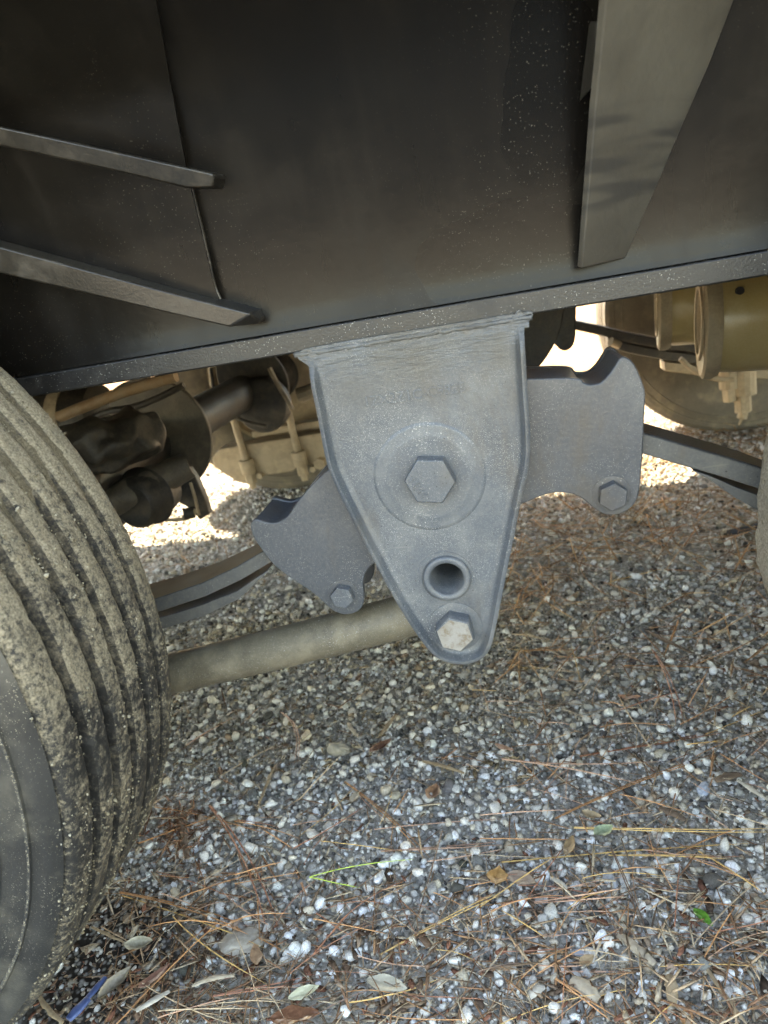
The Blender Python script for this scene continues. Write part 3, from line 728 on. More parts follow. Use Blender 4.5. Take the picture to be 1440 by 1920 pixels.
# slack adjuster hanging off the camshaft
sa = thing('slack_adjuster', PY(320, 960, 1.72), 'small greasy slack adjuster with wire loop hanging below the left axle', 'brake part')
P = [PY(x, y, 1.72) for x, y in [(288, 905), (318, 880), (352, 876), (368, 900), (384, 938), (392, 965), (375, 975), (352, 952), (335, 942), (300, 945), (276, 948)]]
V, F = prism(P, (0, .03, 0)); mk('lever', V, F, M['under_dark'], sa, bevel=.004)
P = [PY(x, y, 1.71) for x, y in [(278, 945), (283, 962), (300, 973), (330, 976), (358, 970), (368, 955)]]
V, F = tube(chaikin(P, 2, False), .0055, 8); mk('wire_loop', V, F, M['under_tan'], sa)
P = [PY(x, y, 1.70) for x, y in [(357, 905), (366, 935), (373, 966)]]; V, F = tube(P, .0045, 8); mk('pin', V, F, M['under_tan'], sa)
p = PY(355, 962, 1.715); V, F = lathe([(-.014, .001), (-.014, .016), (.014, .016), (.014, .001)], p, (1, .3, 0), 14, False); mk('clevis', V, F, M['under_dark'], sa)
tk = PY(120, 800, 1.95); at_ = thing('air_tank', (tk.x-.25, 1.95, tk.z-.12), 'dark air tank lying beside the pipe between left tyre and axle', 'tank')
V, F = lathe([(-.6, .001), (-.6, .08), (-.56, .11), (-.5, .12), (.10, .12), (.135, .11), (.155, .08), (.16, .001)], tk, (1, 0, 0), 36, False); mk('shell', V, F, M['under_dark'], at_, sharp=40)
V, F = lathe([(.02, .119), (.02, .124), (.06, .124), (.06, .119)], tk, (1, 0, 0), 36, False); mk('strap', V, F, M['under_tan'], at_, sharp=40)
def lumpy(path, rad, name, label, cat, mat, amp=.25, fr=14, n=26, seed=0, parent=None):
    P_ = chaikin([Vector(p) for p in path], 3, False); r_ = np.interp(np.linspace(0, 1, len(P_)), np.linspace(0, 1, len(rad)), rad)
    V, F = tube(P_, list(r_), n)
    V = [v + Vector((noise.noise(v*fr+Vector((seed, 0, 0))), noise.noise(v*fr+Vector((0, seed, 9))), noise.noise(v*fr+Vector((5, 0, seed)))))*amp*max(rad) for v in V]
    if parent is not None: return mk(name, V, F, M[mat], parent, sharp=60)
    return tag(mk(name, V, F, M[mat], None, sharp=60, origin=tuple(P_[len(P_)//2])), label, cat)
lumpy([PY(120, 850, 1.40), PY(190, 838, 1.45), PY(262, 815, 1.52), PY(292, 800, 1.56)], [.05, .062, .06, .035], 'axle_wrap', 'crumpled grey-black wrap on the axle behind the left tyre', 'wrap', 'under_dark', .30, 24, 48, 3)
lumpy([PY(205, 945, 1.45), PY(262, 915, 1.5), PY(318, 893, 1.55), PY(352, 872, 1.58)], [.034, .036, .034, .03], 'rubber_boot', 'lumpy brown rubber boot sloping below the left axle', 'boot', 'bracket', .3, 20, 22, 7)
for k_, (pts_, r_, lab_) in enumerate((([(140, 800), (200, 770), (250, 765), (300, 745), (345, 722)], .008, 'thin black hose along the top of the left axle'), ([(395, 690), (402, 740), (420, 770), (455, 790), (500, 800)], .007, 'thin dark hose curling beside the far hub disc'), ([(505, 690), (520, 720), (536, 745), (548, 768)], .009, 'short tan hose just left of the hanger'), ([(560, 742), (580, 735), (610, 725)], .028, 'stubby tan pipe end beside the hanger edge'))):
    P_ = [PY(x, y, 1.62 if k_ == 0 else 2.5) for x, y in pts_]; V, F = tube(chaikin(P_, 2, False), r_, 10); tag(mk('hose', V, F, M['under_dark'] if k_ < 2 else M['under_tan'], None, origin=tuple(P_[2])), lab_, 'hose')
for x_ in (400, 420):
    a_, b_ = PY(x_-6, 640, 2.7), PY(x_, 722, 2.7); V, F = tube([a_, b_], .014, 12); tag(mk('u_bolt_shank', V, F, M['under_tan'], None, origin=tuple(b_)), 'tan vertical rod above the left axle, %s of two' % ('left' if x_ == 400 else 'right'), 'rod')
# thin rods and hose near the top of the gap
V, F = tube([PY(x, y, 1.5) for x, y in [(110, 782), (170, 758), (230, 735), (330, 705)]], .013, 12); tag(mk('air_line', V, F, M['rust'], None, origin=tuple(PY(215, 735, 1.5))), 'thin brown air pipe just under the rail above the left axle', 'pipe')
p0, p1 = PY(200, 738, 2.3), PY(236, 782, 2.3)
V, F = tube([p0, p1], .016, 16); tag(mk('bright_rod', V, F, plain('bright_steel', (.42, .37, .28), (.62, .57, .47), .35, 60), None, origin=tuple(p1)), 'short bright metal rod catching light above the left axle', 'rod')
# far spring pack with U-bolts
fs = thing('far_spring_pack', PY(520, 880, 2.85), 'sunlit far spring seat with two U-bolts and nuts, left of the hanger', 'spring pack')
YF = 2.84
def q(x, y, Y=YF): return PY(x, y, Y)
for k, (ya_, th) in enumerate(((792, .028), (815, .028), (838, .026))):
    a, b = q(470, ya_+18), q(690, ya_-18); V, F = prism([(a.x, YF+.01, a.z), (b.x, YF+.01, b.z), (b.x, YF+.01, b.z-th), (a.x, YF+.01, a.z-th)], (0, .075, 0)); mk('leaf', V, F, M['under_tan'], fs, bevel=.003)
P = [q(x, y) for x, y in [(398, 858), (410, 842), (600, 812), (640, 815), (640, 860), (606, 880), (566, 868), (548, 885), (480, 893), (462, 908), (444, 904), (400, 875)]]
V, F = prism(P, (0, .10, 0)); mk('spring_seat', V, F, M['under_tan'], fs, bevel=.005)
for (x0, y0, x1, y1) in ((446, 812, 462, 868), (541, 775, 560, 852)):
    a, b = q(x0, y0, YF-.02), q(x1, y1, YF-.02); d = (b-a).normalized()
    V, F = tube([a-d*.12, b], .0155, 14); ub = mk('u_bolt', V, F, M['under_tan'], fs)
    V, F = tube([b-d*.015, b+d*.05], [.032, .03], 12); mk('u_bolt_boss', V, F, M['under_tan'], fs, bevel=.004)
    c_ = b+d*.05; V, F = tube([c_, c_+d*.04], .024, 6); nut = mk('nut', V, F, M['under_tan'], fs, sharp=20)
    V, F = tube([c_+d*.04, c_+d*.065], .015, 10); mk('thread_end', V, F, M['under_tan'], nut)
for (x, y) in ((488, 891), (588, 878), (600, 868)):
    p = q(x, y, YF-.01); V, F = tube([(p.x, p.y-.02, p.z), (p.x, p.y+.03, p.z)], .014 if x < 600 else .026, 6); mk('bolt', V, F, M['under_tan'], fs, sharp=20)
# rear bracket hanging right behind the hanger
cb = thing('frame_bracket', PY(1035, 620, 1.55), 'dark steel bracket with rounded tongue hanging behind the hanger top right', 'bracket')
P = [PY(x, y, 1.45) for x, y in [(930, 540), (1062, 540), (1058, 585), (1050, 625), (1032, 660), (1010, 690), (992, 705), (930, 715)]]
V, F = prism(chaikin(P, 1), (0, .02, 0)); mk('plate', V, F, M['under_dark'], cb, bevel=.003)
P = [PY(x, y, 1.55) for x, y in [(1035, 540), (1081, 540), (1080, 600), (1079, 635), (1074, 650), (1063, 658), (1052, 657), (1042, 647), (1032, 640)]]
V, F = prism(chaikin(P, 1), (0, .016, 0)); mk('tongue', V, F, M['under_dark'], cb, bevel=.003)
# far springs on the right
fs2 = thing('far_leaf_spring', PY(1230, 640, 2.75), 'dark far leaf spring crossing behind the right arm of the equalizer', 'leaf spring')
for k, pts in enumerate(([(1075, 600), (1120, 610), (1180, 625), (1250, 638), (1330, 645), (1500, 650)], [(1140, 633), (1180, 645), (1250, 658), (1330, 668), (1500, 672)], [(1246, 678), (1280, 682), (1340, 690), (1500, 694)])):
    rings = []
    for x, y in pts:
        p = PY(x, y, 2.75); rings.append([Vector((p.x, 2.75, p.z)), Vector((p.x, 2.83, p.z)), Vector((p.x, 2.83, p.z-.035)), Vector((p.x, 2.75, p.z-.035))])
    V, F = loft(rings); mk('leaf', V, F, M['under_dark'] if k < 2 else M['under_tan'], fs2, bevel=.004)
p0 = PY(1145, 640, 2.72); V, F = tube([p0, p0+Vector((.03, .02, -.02))], .016, 10); mk('clip_end', V, F, M['under_tan'], fs2)
# olive brake chambers
def chamber(px, Y, r, ln, label):
    c_ = PY(*px, Y); o = thing('brake_chamber', (c_.x+ln/2, Y, c_.z-r), label, 'brake chamber', 'olive brake chambers')
    ax = Vector((1, -.17, -.04)).normalized()
    V, F = lathe([(.022, .3*r), (.022, .93*r), (.04, .97*r), (ln*.55, r), (ln*.8, .98*r), (ln, .8*r), (ln, .001)], c_, ax, 56, True); mk('housing', V, F, M['chamber'], o, sharp=40)
    V, F = lathe([(.03, .94*r), (.03, 1.02*r), (.018, 1.07*r), (.004, 1.06*r), (0, .99*r), (.004, .80*r), (.02, .62*r), (.024, .3*r)], c_, ax, 56, False); band = mk('clamp_band', V, F, M['under_tan'], o, sharp=40)
    V, F = lathe([(.0, .72*r), (-.004, .70*r), (-.004, .60*r), (0, .58*r)], c_, ax, 40, False); mk('band_ridge', V, F, M['under_tan'], band)
    return o, c_, ax
o1, c1, ax1 = chamber((1312, 604), 1.50, .104, .34, 'nearer olive-gold brake chamber with tan clamp rim, right of the hanger')
a_, u_, v_ = frame_of(ax1)
chp = PY(1387, 545, 1.395); V, F = tube([chp+Vector((0, .004, 0)), chp+Vector((0, -.004, 0))], .007, 14); mk('breather_hole', V, F, plain('black_hole', (.004, .004, .004), (.006, .006, .006)), o1)
o2, _, _ = chamber((1232, 578), 1.95, .100, .30, 'smaller olive brake chamber half hidden behind the nearer one')
# U-bolt end with nuts on the right
uj = thing('u_bolt_nuts', PY(1378, 740, 2.70), 'tan U-bolt ends with nuts hanging in front of the far right tyre', 'nuts')
for (x0, y0, x1, y1, r, nm, n_) in ((1366, 690, 1368, 728, .035, 'seat_boss', 14), (1393, 688, 1395, 740, .042, 'seat_boss', 14), (1367, 726, 1370, 752, .026, 'nut', 6), (1392, 738, 1394, 772, .030, 'nut', 6), (1394, 770, 1391, 785, .018, 'thread_end', 10), (1391, 783, 1386, 797, .005, 'drip_wire', 6)):
    V, F = tube([PY(x0, y0, 2.70), PY(x1, y1, 2.70)], r, n_); mk(nm, V, F, M['under_tan'], uj, sharp=25, bevel=.003)
P = [PY(x, y, 2.6) for x, y in [(1275, 672), (1292, 688), (1316, 703), (1348, 712), (1376, 712)]]
V, F = tube(chaikin(P, 2, False), .009, 10); tag(mk('brake_hose', V, F, M['under_tan'], None, origin=tuple(P[2])), 'thin tan hose curving below the olive chambers', 'hose')
# dark cable lying by the right tyre
P = [PZ(x, y, .012) for x, y in [(1366, 1000), (1385, 995), (1410, 990), (1440, 980), (1500, 965)]]
cbm = mk('cable', *tube(chaikin(P, 2, False), .009, 10), plain('black_cable', (.015, .016, .02), (.03, .03, .035), .5), None, origin=tuple(P[2]))
tag(cbm, 'short black cable on the gravel beside the right tyre', 'cable')

# ================================================================== LITTER ON THE GROUND
NC = {'o': (.48, .235, .10), 'y': (.58, .36, .13), 'r': (.34, .145, .08), 'b': (.17, .105, .07), 't': (.46, .34, .22), 'g': (.34, .46, .06), 'p': (.46, .27, .18)}
NL_ = {'o': 'orange', 'y': 'golden yellow', 'r': 'rusty red', 'b': 'dark brown', 't': 'pale tan', 'p': 'pinkish brown'}
NM = {k: plain('needle_'+k, tuple(x*.75 for x in v), tuple(min(1, x*1.2) for x in v), .55, 120, .4, bumps=.1) for k, v in NC.items()}
def needle_mesh(length, bend, wid, seed, two=False):
    rs = random.Random(seed); parts = []
    for s in ((0,) if not two else (0, 1)):
        path, rad = [], []; nseg = 9; dv = rs.uniform(.02, .05)*s
        for i in range(nseg):
            t = i/(nseg-1); x = (t-.5)*length
            path.append(Vector((x, bend*length*(1-(2*t-1)**2) + dv*length*t + s*.0012, .0025*math.sin(t*3.1+seed)+.0009*rs.random()))); rad.append(wid*(.55+.9*min(1, 3*(1-t))*.5)*(1 if t < .97 else .4))
        parts.append(tube(path, rad, 4))
    return join(*parts)
ncache = {}
def needle(x0, y0, x1, y1, col, bend=.0, wid=.0008, two=False, z=None, label=None):
    a, b = PZ(x0, y0, .012), PZ(x1, y1, .012); L = (b-a).length
    key = (round(bend, 2), two, random.randrange(3), col, wid)
    if key not in ncache:
        V, F = needle_mesh(.2, key[0], wid, len(ncache), two); me = mk('pine_needle', V, F, NM[col], None); ncache[key] = me.data; bpy.data.objects.remove(me)
    o = bpy.data.objects.new('pine_needle', ncache[key]); C.objects.link(o)
    mid = (a+b)/2; o.location = (mid.x, mid.y, (z if z is not None else random.uniform(.009, .015)))
    o.rotation_euler = (random.uniform(-.5, .5), -math.asin(max(-.2, min(.2, random.uniform(-.03, .03)))), math.atan2(b.y-a.y, b.x-a.x)); o.scale = (L/.2, max(1, L/.2*.8) if bend == 0 else L/.2, 1)
    if label: tag(o, label, 'pine needle')
    else: tag(o, 'thin %s dry pine needle lying loose on the gravel' % NL_[col], 'pine needle', '%s dry pine needles' % NL_[col])
    return o
NEED = [(1222, 1222, 1267, 1357, 'r', .04), (1275, 1356, 1421, 1267, 'o', -.03), (1170, 1251, 1440, 1252, 'o', .03), (1087, 1419, 1357, 1374, 'r', .03), (941, 1425, 1237, 1427, 'p', -.03), (941, 1425, 1200, 1468, 'p', .02), (1042, 1537, 1346, 1414, 'o', .03), (900, 1532, 1080, 1515, 'p', 0), (1350, 1417, 1440, 1466, 'o', 0), (1076, 1554, 1440, 1560, 'y', 0), (900, 1575, 1110, 1571, 'o', 0), (941, 1618, 1406, 1579, 'y', .02), (1140, 1599, 1365, 1612, 'y', .02), (900, 1699, 1035, 1616, 'y', 0), (967, 1729, 1080, 1560, 'r', .02), (1147, 1594, 1215, 1785, 'b', .02), (1264, 1740, 1275, 1620, 'r', 0), (915, 1759, 1121, 1747, 'p', 0), (997, 1695, 1170, 1684, 'p', 0), (971, 1684, 1147, 1657, 'p', .04), (1054, 1916, 1065, 1744, 'r', .01), (1042, 1841, 1147, 1916, 'o', 0), (1050, 1826, 1207, 1815, 'p', .02), (900, 1327, 1102, 1395, 't', .05), (1022, 1342, 1080, 1290, 't', 0), (440, 1541, 564, 1575, 'o', .02), (496, 1560, 549, 1594, 'o', 0), (646, 1466, 800, 1612, 'o', .03), (664, 1470, 746, 1541, 'p', -.08), (702, 1556, 940, 1530, 'p', .02), (714, 1597, 940, 1582, 'p', 0), (800, 1616, 940, 1594, 'p', 0), (830, 1560, 770, 1762, 'b', 0), (714, 1789, 940, 1680, 'y', .02), (226, 1676, 500, 1783, 'y', .03), (324, 1715, 500, 1845, 'y', -.04), (226, 1676, 560, 1800, 'o', .05), (290, 1514, 500, 1561, 'o', .02), (260, 1582, 410, 1531, 'o', 0), (393, 1514, 500, 1745, 'r', .04), (337, 1685, 500, 1629, 'o', .03), (213, 1920, 410, 1736, 'o', .02), (400, 1870, 600, 1830, 'r', 0), (440, 1657, 571, 1633, 'o', .02), (440, 1641, 530, 1616, 'o', 0), (526, 1335, 552, 1436, 'p', .1), (1085, 1300, 1130, 1250, 't', 0), (560, 1500, 640, 1420, 't', 0), (1350, 1100, 1440, 1060, 't', 0), (1240, 930, 1330, 985, 'o', 0), (1230, 905, 1300, 925, 'o', 0), (1215, 1000, 1290, 985, 'p', .05), (1300, 1000, 1370, 940, 'o', 0), (1280, 930, 1366, 936, 't', .03), (1200, 1010, 1290, 985, 'o', .03), (1290, 1330, 1330, 1250, 'o', 0), (1090, 1200, 1170, 1215, 't', 0), (960, 1190, 1050, 1210, 't', .04), (410, 1455, 520, 1395, 't', 0), (350, 1400, 430, 1350, 'p', 0)]
for k, nd in enumerate(NEED): needle(*nd[:4], nd[4], nd[5], wid=.0010, two=(k % 3 == 0))
o = needle(582, 1652, 777, 1614, 'g', .03, wid=.0009, z=.017, label='long fresh green pine needle on the gravel left of centre'); o = needle(582, 1652, 676, 1665, 'g', .0, wid=.0009, z=.016, label='short fresh green pine needle forking from the long green one')
rr = random.Random(5)
def px_len(x, y): return 60+130*max(0, (y-900)/1000)
cnt = 0
while cnt < 225:
    x = rr.uniform(330, 1440); y = rr.uniform(930, 1920)
    if x < 330+max(0, 1300-y)*0 and y < 1500: continue
    dens = .35 + .5*(x > 950) + .5*(y > 1650) + .3*(y > 1500) - .35*(x < 900 and y < 1500)
    if rr.random() > dens: continue
    L = px_len(x, y)*rr.uniform(.4, 1.25); a = rr.gauss(.1, .55) if rr.random() < .75 else rr.uniform(0, 3.14)
    needle(x-L/2*math.cos(a), y+L/2*math.sin(a)*.8, x+L/2*math.cos(a), y-L/2*math.sin(a)*.8, rr.choice('oorrpptbbty' if y < 1500 or x > 600 else 'bbtrpo'), rr.choice((0, .02, -.03, .05, .08)), wid=rr.choice((.0007, .0009)))
    cnt += 1

# far straw mass and bark litter
def flakes(P, size, cols, name, label, cat, asp=(.25, .7), zmax=.012, thick=.12, mat='litter', ang=None):
    n = len(P); base = np.array([(-1, -.5, 0), (-.3, -.8, .1), (.8, -.45, 0), (1, .3, 0), (.2, .8, .12), (-.8, .55, 0), (0, 0, .35), (0, 0, -.25)])
    f = np.array([(i, (i+1) % 6, 6) for i in range(6)] + [((i+1) % 6, i, 7) for i in range(6)])
    v = base[None]*(1+rng.normal(0, .22, (n, 8, 3)))
    v[:, :, 1] *= rng.uniform(*asp, (n, 1)); v[:, :, 2] *= thick; v = v*size[:, None, None]
    R = rots(n, .22)
    if ang is not None: pass
    v = np.einsum('nij,nkj->nki', R, v)
    z = np.array([gz(a, b) for a, b in P])+rng.uniform(.004, zmax, n); v += np.column_stack([P, z])[:, None, :]
    ff = f[None]+(np.arange(n)*8)[:, None, None]
    tag(mk(name, v.reshape(-1, 3), ff.reshape(-1, 3), M[mat], sharp=180 if False else None, col=np.repeat(cols, 8, axis=0)), label, cat, kind='stuff')
def pal(n, cs, p=None): return np.array(cs)[rng.choice(len(cs), n, p=p)]*rng.uniform(.7, 1.25, (n, 1))
BR = [(.20, .12, .075), (.12, .075, .05), (.30, .21, .14), (.36, .29, .21), (.24, .10, .06), (.42, .37, .29)]
Pn = []
while len(Pn) < 2400:
    x, y = rr.uniform(60, 1440), rr.uniform(1240, 1960)
    wgt = .10 + .9*max(0, (y-1640)/280)*(1.1-.5*(x > 800)) + .5*max(0, 1-abs(x-330)/180)*(y > 1480)
    if rr.random() < wgt: p = PZ(x, y); Pn.append((p.x, p.y))
Pn = np.array(Pn); flakes(Pn, np.clip(rng.lognormal(math.log(.0045), .5, len(Pn)), .0015, .014), pal(len(Pn), BR), 'bark_litter', 'brown bark and leaf crumbs mixed into the near gravel', 'litter')
Pn = np.array([(p.x, p.y) for p in (PZ(rr.uniform(320, 1000), rr.uniform(1090, 1470)) for _ in range(1500))])
flakes(Pn, np.clip(rng.lognormal(math.log(.0042), .5, len(Pn)), .0015, .012), pal(len(Pn), [(.20, .14, .075), (.13, .085, .05), (.28, .20, .11), (.33, .26, .16)]), 'dirt_litter', 'fine brown litter in the shaded gravel below the rod and hanger', 'litter')
Pn = np.array([(p.x, p.y) for p in (PZ(rr.gauss(345, 28), rr.gauss(1560, 34)) for _ in range(260))])
flakes(Pn, rng.uniform(.004, .012, len(Pn)), pal(len(Pn), [(.20, .085, .04), (.14, .06, .03), (.28, .13, .07)]), 'catkin_litter', 'rusty red clump of fallen catkins beside the left tyre', 'litter', (.08, .2), .02)
Pn = []
while len(Pn) < 3600:
    x, y = rr.uniform(-.05, 2.0), rr.uniform(1.3, 3.4)
    if rr.random() < .25+.75*(noise.noise((x*1.7, y*1.7, 8)) > -.1): Pn.append((x, y))
Pn = np.array(Pn); flakes(Pn, rng.uniform(.03, .085, len(Pn)), pal(len(Pn), [(.44, .23, .10), (.33, .165, .075), (.22, .12, .065), (.50, .31, .16)]), 'pine_straw', 'brown pine straw heaped under the trailer on the right', 'straw', (.02, .05), .035, .04)
Pn = np.column_stack([rng.uniform(-2.2, .4, 500), rng.uniform(1.9, 4.2, 500)]); flakes(Pn, rng.uniform(.03, .08, 500), pal(500, [(.42, .24, .12), (.36, .26, .17), (.28, .16, .09)]), 'pine_straw', 'scattered pine straw on the bright gravel under the left axle', 'straw', (.02, .05), .02, .04)

Pn = []
while len(Pn) < 2600:
    x, y = rr.uniform(200, 1440), rr.uniform(960, 1940)
    wgt = .22+.45*(x > 950)*(y < 1450)+.4*(y > 1650)+.35*(x < 520)*(y > 1480)
    if rr.random() < wgt: p = PZ(x, y); Pn.append((p.x, p.y))
Pn = np.array(Pn); flakes(Pn, rng.uniform(.010, .034, len(Pn)), pal(len(Pn), [(.46, .32, .20), (.38, .21, .11), (.30, .16, .09), (.50, .40, .28), (.22, .15, .10)]), 'straw_bits', 'fine broken tan and rust straw bits all over the near gravel', 'straw', (.03, .08), .013, .05)
# leaves, chips, twigs: each one its own thing ---------------------------------------
def leaf_thing(name, px, py, Lpx, wid, ang, cols, label, cat='leaf', curl=.25, fold=.25, rough=.5, z=.014, cut=None):
    """one dead leaf: pointed blade with a midrib fold and a curl along its length"""
    c_ = PZ(px, py, z); L = (PZ(px+Lpx/2, py, z)-PZ(px-Lpx/2, py, z)).length
    V, F = [], []; nu, nvv = 13, 7
    for i in range(nu):
        t = i/(nu-1); wv = wid*L*math.sin(math.pi*min(1, max(.02, t**.85)))**.8
        if cut and t > cut: wv *= max(.3, 1-(t-cut)*2)
        for j in range(nvv):
            s = j/(nvv-1)*2-1; x = (t-.5)*L; y = s*wv/2*(1+.12*noise.noise((t*6, s*3, px)))
            zz = fold*abs(s)*wv*.5 + curl*L*((t-.5)**2)*.8 + .05*L*noise.noise((t*4, s*2, py))
            V.append(Vector((x, y, zz)))
    for i in range(nu-1):
        for j in range(nvv-1): F.append((i*nvv+j, i*nvv+j+1, (i+1)*nvv+j+1, (i+1)*nvv+j))
    n = len(V); V += [v-Vector((0, 0, .0007)) for v in V]; F += [tuple(n+k for k in reversed(f)) for f in F]
    o = mk(name, V, F, plain(name+'_'+str(px), *cols, rough, 180, .5, bumps=.5), None, sharp=180)
    o.location = c_; zmin = min(v.z for v in V); o.location.z = max(.010, .012-zmin)
    o.rotation_euler = (random.uniform(-.15, .15), random.uniform(-.1, .1), ang)
    return tag(o, label, cat)
leaf_thing('dead_leaf', 933, 1641, 46, .85, 1.4, ((.33, .16, .05), (.48, .27, .10)), 'torn orange-brown leaf at the left end of the yellow needle', curl=.5, cut=.6)
leaf_thing('dead_leaf', 978, 1648, 60, .55, -.5, ((.32, .22, .15), (.42, .31, .23)), 'tan pointed leaf touching the torn orange one')
leaf_thing('curled_leaf', 1133, 1561, 42, .75, .45, ((.26, .32, .17), (.40, .45, .28)), 'pale green curled leaf on the gravel at right', curl=.9, fold=.5)
leaf_thing('green_leaf', 1318, 1719, 48, .42, -1.0, ((.05, .14, .02), (.10, .24, .035)), 'bright green leaf scrap at lower right', curl=-.2, rough=.3)
leaf_thing('dead_leaf', 665, 1494, 30, .55, 1.4, ((.34, .27, .18), (.44, .37, .27)), 'small oval beige leaf at the fork of two orange needles')
leaf_thing('dead_leaf', 726, 1846, 82, .42, -.25, ((.46, .41, .30), (.56, .51, .39)), 'large pale beige oval leaf near the bottom edge', curl=.15)
leaf_thing('dead_leaf', 570, 1860, 58, .40, .35, ((.46, .43, .27), (.58, .55, .38)), 'pale yellow leaf left of the large beige oval leaf', curl=.3)
leaf_thing('dead_leaf', 553, 1905, 92, .42, .1, ((.15, .065, .035), (.24, .11, .06)), 'glossy red-brown leaf at the bottom edge', rough=.22, curl=.1)
leaf_thing('dead_leaf', 1068, 1585, 52, .40, 1.2, ((.22, .14, .07), (.34, .22, .11)), 'dark tan leaf just left of the pale green curled leaf', curl=.3)
leaf_thing('dead_leaf', 1288, 1906, 40, .6, 1.2, ((.38, .18, .07), (.46, .24, .11)), 'orange-brown leaf piece at the bottom right edge')
leaf_thing('dead_leaf', 262, 1772, 52, .5, .1, ((.34, .30, .20), (.48, .43, .32)), 'curled beige leaf on the dark soil beside the tyre', curl=.8, fold=.6)
leaf_thing('dead_leaf', 218, 1845, 66, .4, 1.1, ((.24, .20, .14), (.34, .29, .21)), 'grey-brown folded leaf by the blue plastic scrap', curl=.5, fold=.7)
leaf_thing('dead_leaf', 290, 1832, 60, .35, .95, ((.22, .10, .065), (.30, .15, .10)), 'narrow red-brown leaf right of the dark soil patch', curl=.4)
leaf_thing('dead_leaf', 1110, 1530, 40, .5, -.5, ((.34, .24, .13), (.44, .32, .19)), 'curled tan leaf above the pale green one', curl=.9, fold=.6)
leaf_thing('dead_leaf', 715, 1402, 50, .45, .8, ((.16, .075, .045), (.30, .15, .08)), 'dark red-brown curled leaf in the middle of the gravel', curl=.6, fold=.6)
leaf_thing('dead_leaf', 812, 1488, 44, .6, 1.3, ((.17, .09, .05), (.32, .16, .08)), 'rusty shrivelled leaf right of centre on the gravel', curl=.8, fold=.6)
leaf_thing('dead_leaf', 1180, 1307, 44, .35, -.2, ((.42, .20, .11), (.5, .27, .15)), 'small salmon-coloured leaf scrap in the upper right gravel', curl=.4)
leaf_thing('dead_leaf', 945, 1402, 40, .35, -.5, ((.40, .20, .11), (.48, .26, .15)), 'small orange leaf scrap below the hanger tip on the right', curl=.3)
leaf_thing('dead_leaf', 1100, 1800, 36, .6, .6, ((.30, .20, .11), (.40, .28, .16)), 'ragged tan leaf left of the pale wood chip', curl=.4)
leaf_thing('dead_leaf', 480, 1790, 44, .5, 2.0, ((.24, .14, .08), (.34, .20, .11)), 'brown leaf under the long yellow needles at left', curl=.4)
def chip(name, x0, y0, x1, y1, w, cols, label, cat, h=.4, z=.012, seed=0):
    a, b = PZ(x0, y0, z), PZ(x1, y1, z); L = (b-a).length; rs = random.Random(seed+x0)
    rings = []; d = (b-a).normalized(); s = Vector((-d.y, d.x, 0)); n = 9; kink = rs.uniform(-.05, .05)
    for i in range(n):
        t = i/(n-1); c_ = a+d*(L*t)+s*(kink*L*math.sin(t*3.1)+.02*L*noise.noise((t*5, x0, 0))); ww = w*(.55+.45*math.sin(math.pi*min(1, t*.9+.08)))*(1+.3*noise.noise((t*7, y0, 1)))
        rings.append([c_+s*ww*math.cos(q_)+Vector((0, 0, ww*h*math.sin(q_)*(1+.3*noise.noise((t*4, q_, x0)))+.002*math.sin(t*3))) for q_ in [2*math.pi*k/8 for k in range(8)]])
    V, F = loft(rings); o = mk(name, V, F, plain(name+'_'+str(x0), *cols, .8, 90, .2, (1, 1, 1), .7), None, origin=tuple((a+b)/2), sharp=50)
    return tag(o, label, cat)
WD = ((.30, .24, .17), (.46, .38, .28)); GW = ((.36, .32, .26), (.52, .47, .39)); BK = ((.10, .07, .05), (.17, .12, .085)); TW = ((.24, .17, .10), (.36, .27, .17))
chip('wood_chip', 1160, 1752, 1228, 1808, .007, WD, 'pale splintered wood chip at lower right', 'wood chip')
chip('wood_chip', 1072, 1836, 1122, 1876, .010, WD, 'broad weathered wood chip near the bottom, right of centre', 'wood chip')
chip('wood_chip', 1256, 1828, 1262, 1886, .007, TW, 'upright brown bark strip near the bottom right', 'wood chip')
chip('wood_chip', 1032, 1644, 1064, 1666, .004, GW, 'small white split chip right of the tan leaf', 'wood chip')
chip('twig', 790, 1427, 870, 1450, .0042, TW, 'light brown twig in the gravel below the hanger tip', 'twig')
chip('twig', 712, 1380, 742, 1340, .005, TW, 'short tan twig standing out in the shaded gravel', 'twig')
chip('twig', 652, 1355, 672, 1382, .004, WD, 'short pale twig left of the tan twig', 'twig')
chip('twig', 484, 1512, 518, 1432, .003, TW, 'thin forked brown twig left of centre', 'twig')
chip('twig', 1383, 1462, 1440, 1500, .0045, GW, 'grey twig at the right edge', 'twig')
chip('bark_piece', 1342, 1464, 1390, 1452, .008, BK, 'dark bark piece left of the grey twig', 'bark')
chip('bark_piece', 1210, 1180, 1300, 1225, .006, BK, 'dark bark strip in the upper right gravel', 'bark')
chip('bark_piece', 1236, 1515, 1285, 1538, .007, BK, 'short dark bark piece right of the pale green leaf', 'bark')
chip('twig', 255, 1895, 318, 1858, .005, GW, 'knotty pale grey stick at the bottom left', 'twig')
chip('twig', 360, 1848, 440, 1830, .004, WD, 'pale peeled twig below the long yellow needles', 'twig')
chip('twig', 172, 1738, 232, 1767, .0025, TW, 'thin stalk joining the tyre and the curled beige leaf', 'twig')
chip('twig', 72, 1864, 118, 1918, .0035, TW, 'bent brown stick at the foot of the left tyre', 'twig')
chip('twig', 1320, 1806, 1400, 1920, .0030, TW, 'long straight brown twig in the bottom right corner', 'twig')
chip('wood_chip', 990, 1872, 1020, 1850, .006, GW, 'pale rounded chip at the bottom, below the broad chip', 'wood chip')
chip('bark_piece', 340, 1530, 352, 1610, .006, BK, 'dark upright bark scrap by the red catkin clump', 'bark')
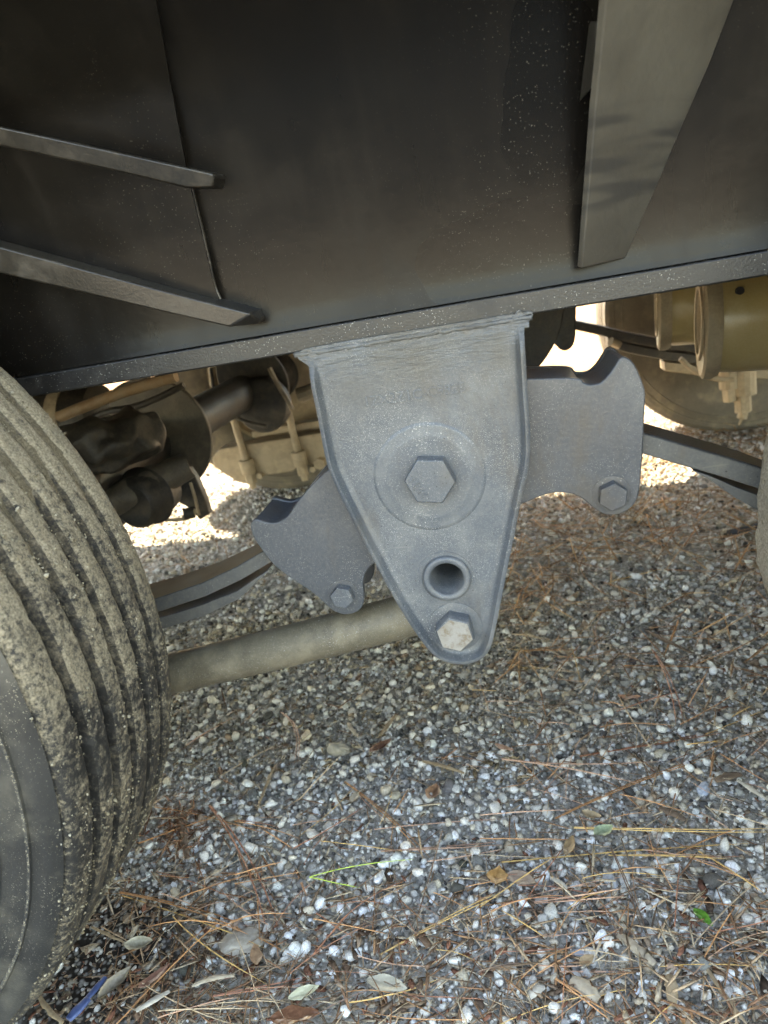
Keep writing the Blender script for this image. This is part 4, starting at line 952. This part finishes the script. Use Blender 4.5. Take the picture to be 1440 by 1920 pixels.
# blue plastic scrap
bp = thing('plastic_scrap', PZ(160, 1870, .01), 'blue plastic scrap lying on the dark soil beside the tyre', 'plastic')
bm_ = plain('blue_plastic', (.035, .06, .15), (.07, .11, .24), .3, 60, .5)
for (x0, y0, x1, y1, w_) in ((128, 1912, 166, 1872, .008), (160, 1876, 198, 1832, .0055)):
    a, b = PZ(x0, y0, .016), PZ(x1, y1, .016); V, F = tube([a, a*.6+b*.4, b], [w_*.7, w_, w_*.75], 8); V = [Vector((v.x, v.y, .016+(v.z-.016)*.55)) for v in V]; mk('strip', V, F, bm_, bp, bevel=.0008)
# flat stone
def rock(px, py, Lpx, cols, label, flat=.4, seed=0, name='stone'):
    c_ = PZ(px, py, .008); L = (PZ(px+Lpx/2, py, .008)-PZ(px-Lpx/2, py, .008)).length/2; v, f = ico(3)
    d = np.array([1+.35*noise.noise((p[0]*1.2+seed, p[1]*1.2, p[2]*1.2))+.15*noise.noise((p[0]*3, p[1]*3+seed, p[2]*3)) for p in v])
    vv = v*d[:, None]*np.array([L, L*.6, L*flat]); o = mk(name, vv, f, plain('stone_'+str(px), *cols, .9, 140, .25, bumps=.8), None, sharp=50)
    o.location = (c_.x, c_.y, .004+L*flat*.35); o.rotation_euler = (0, 0, seed); return tag(o, label, 'stone')
rock(455, 1765, 84, ((.30, .26, .21), (.40, .36, .30)), 'flat tan stone under the long yellow needles', .2, .2, 'flat_stone')
rock(1320, 1478, 36, ((.30, .34, .40), (.42, .46, .52)), 'blue-grey stone near the right edge', .5, 1)
rock(1145, 1650, 40, ((.32, .33, .34), (.46, .47, .48)), 'rough grey stone right of the brown twin needle', .5, 2)
rock(1085, 1785, 28, ((.30, .33, .37), (.40, .43, .46)), 'round slate-grey stone below the pink needle', .6, 3)
rock(1197, 1858, 26, ((.52, .55, .60), (.66, .69, .72)), 'white stone below the pale wood chip', .7, 4)
rock(784, 1508, 30, ((.44, .44, .42), (.58, .58, .56)), 'pale angular stone in the middle of the gravel', .7, 5)
rock(633, 1405, 42, ((.26, .23, .17), (.36, .32, .25)), 'brownish stone in the shaded gravel below the rod', .5, 6)
rock(1230, 1690, 22, ((.40, .40, .40), (.55, .55, .55)), 'small grey stone between the two brown twin needles', .7, 7)
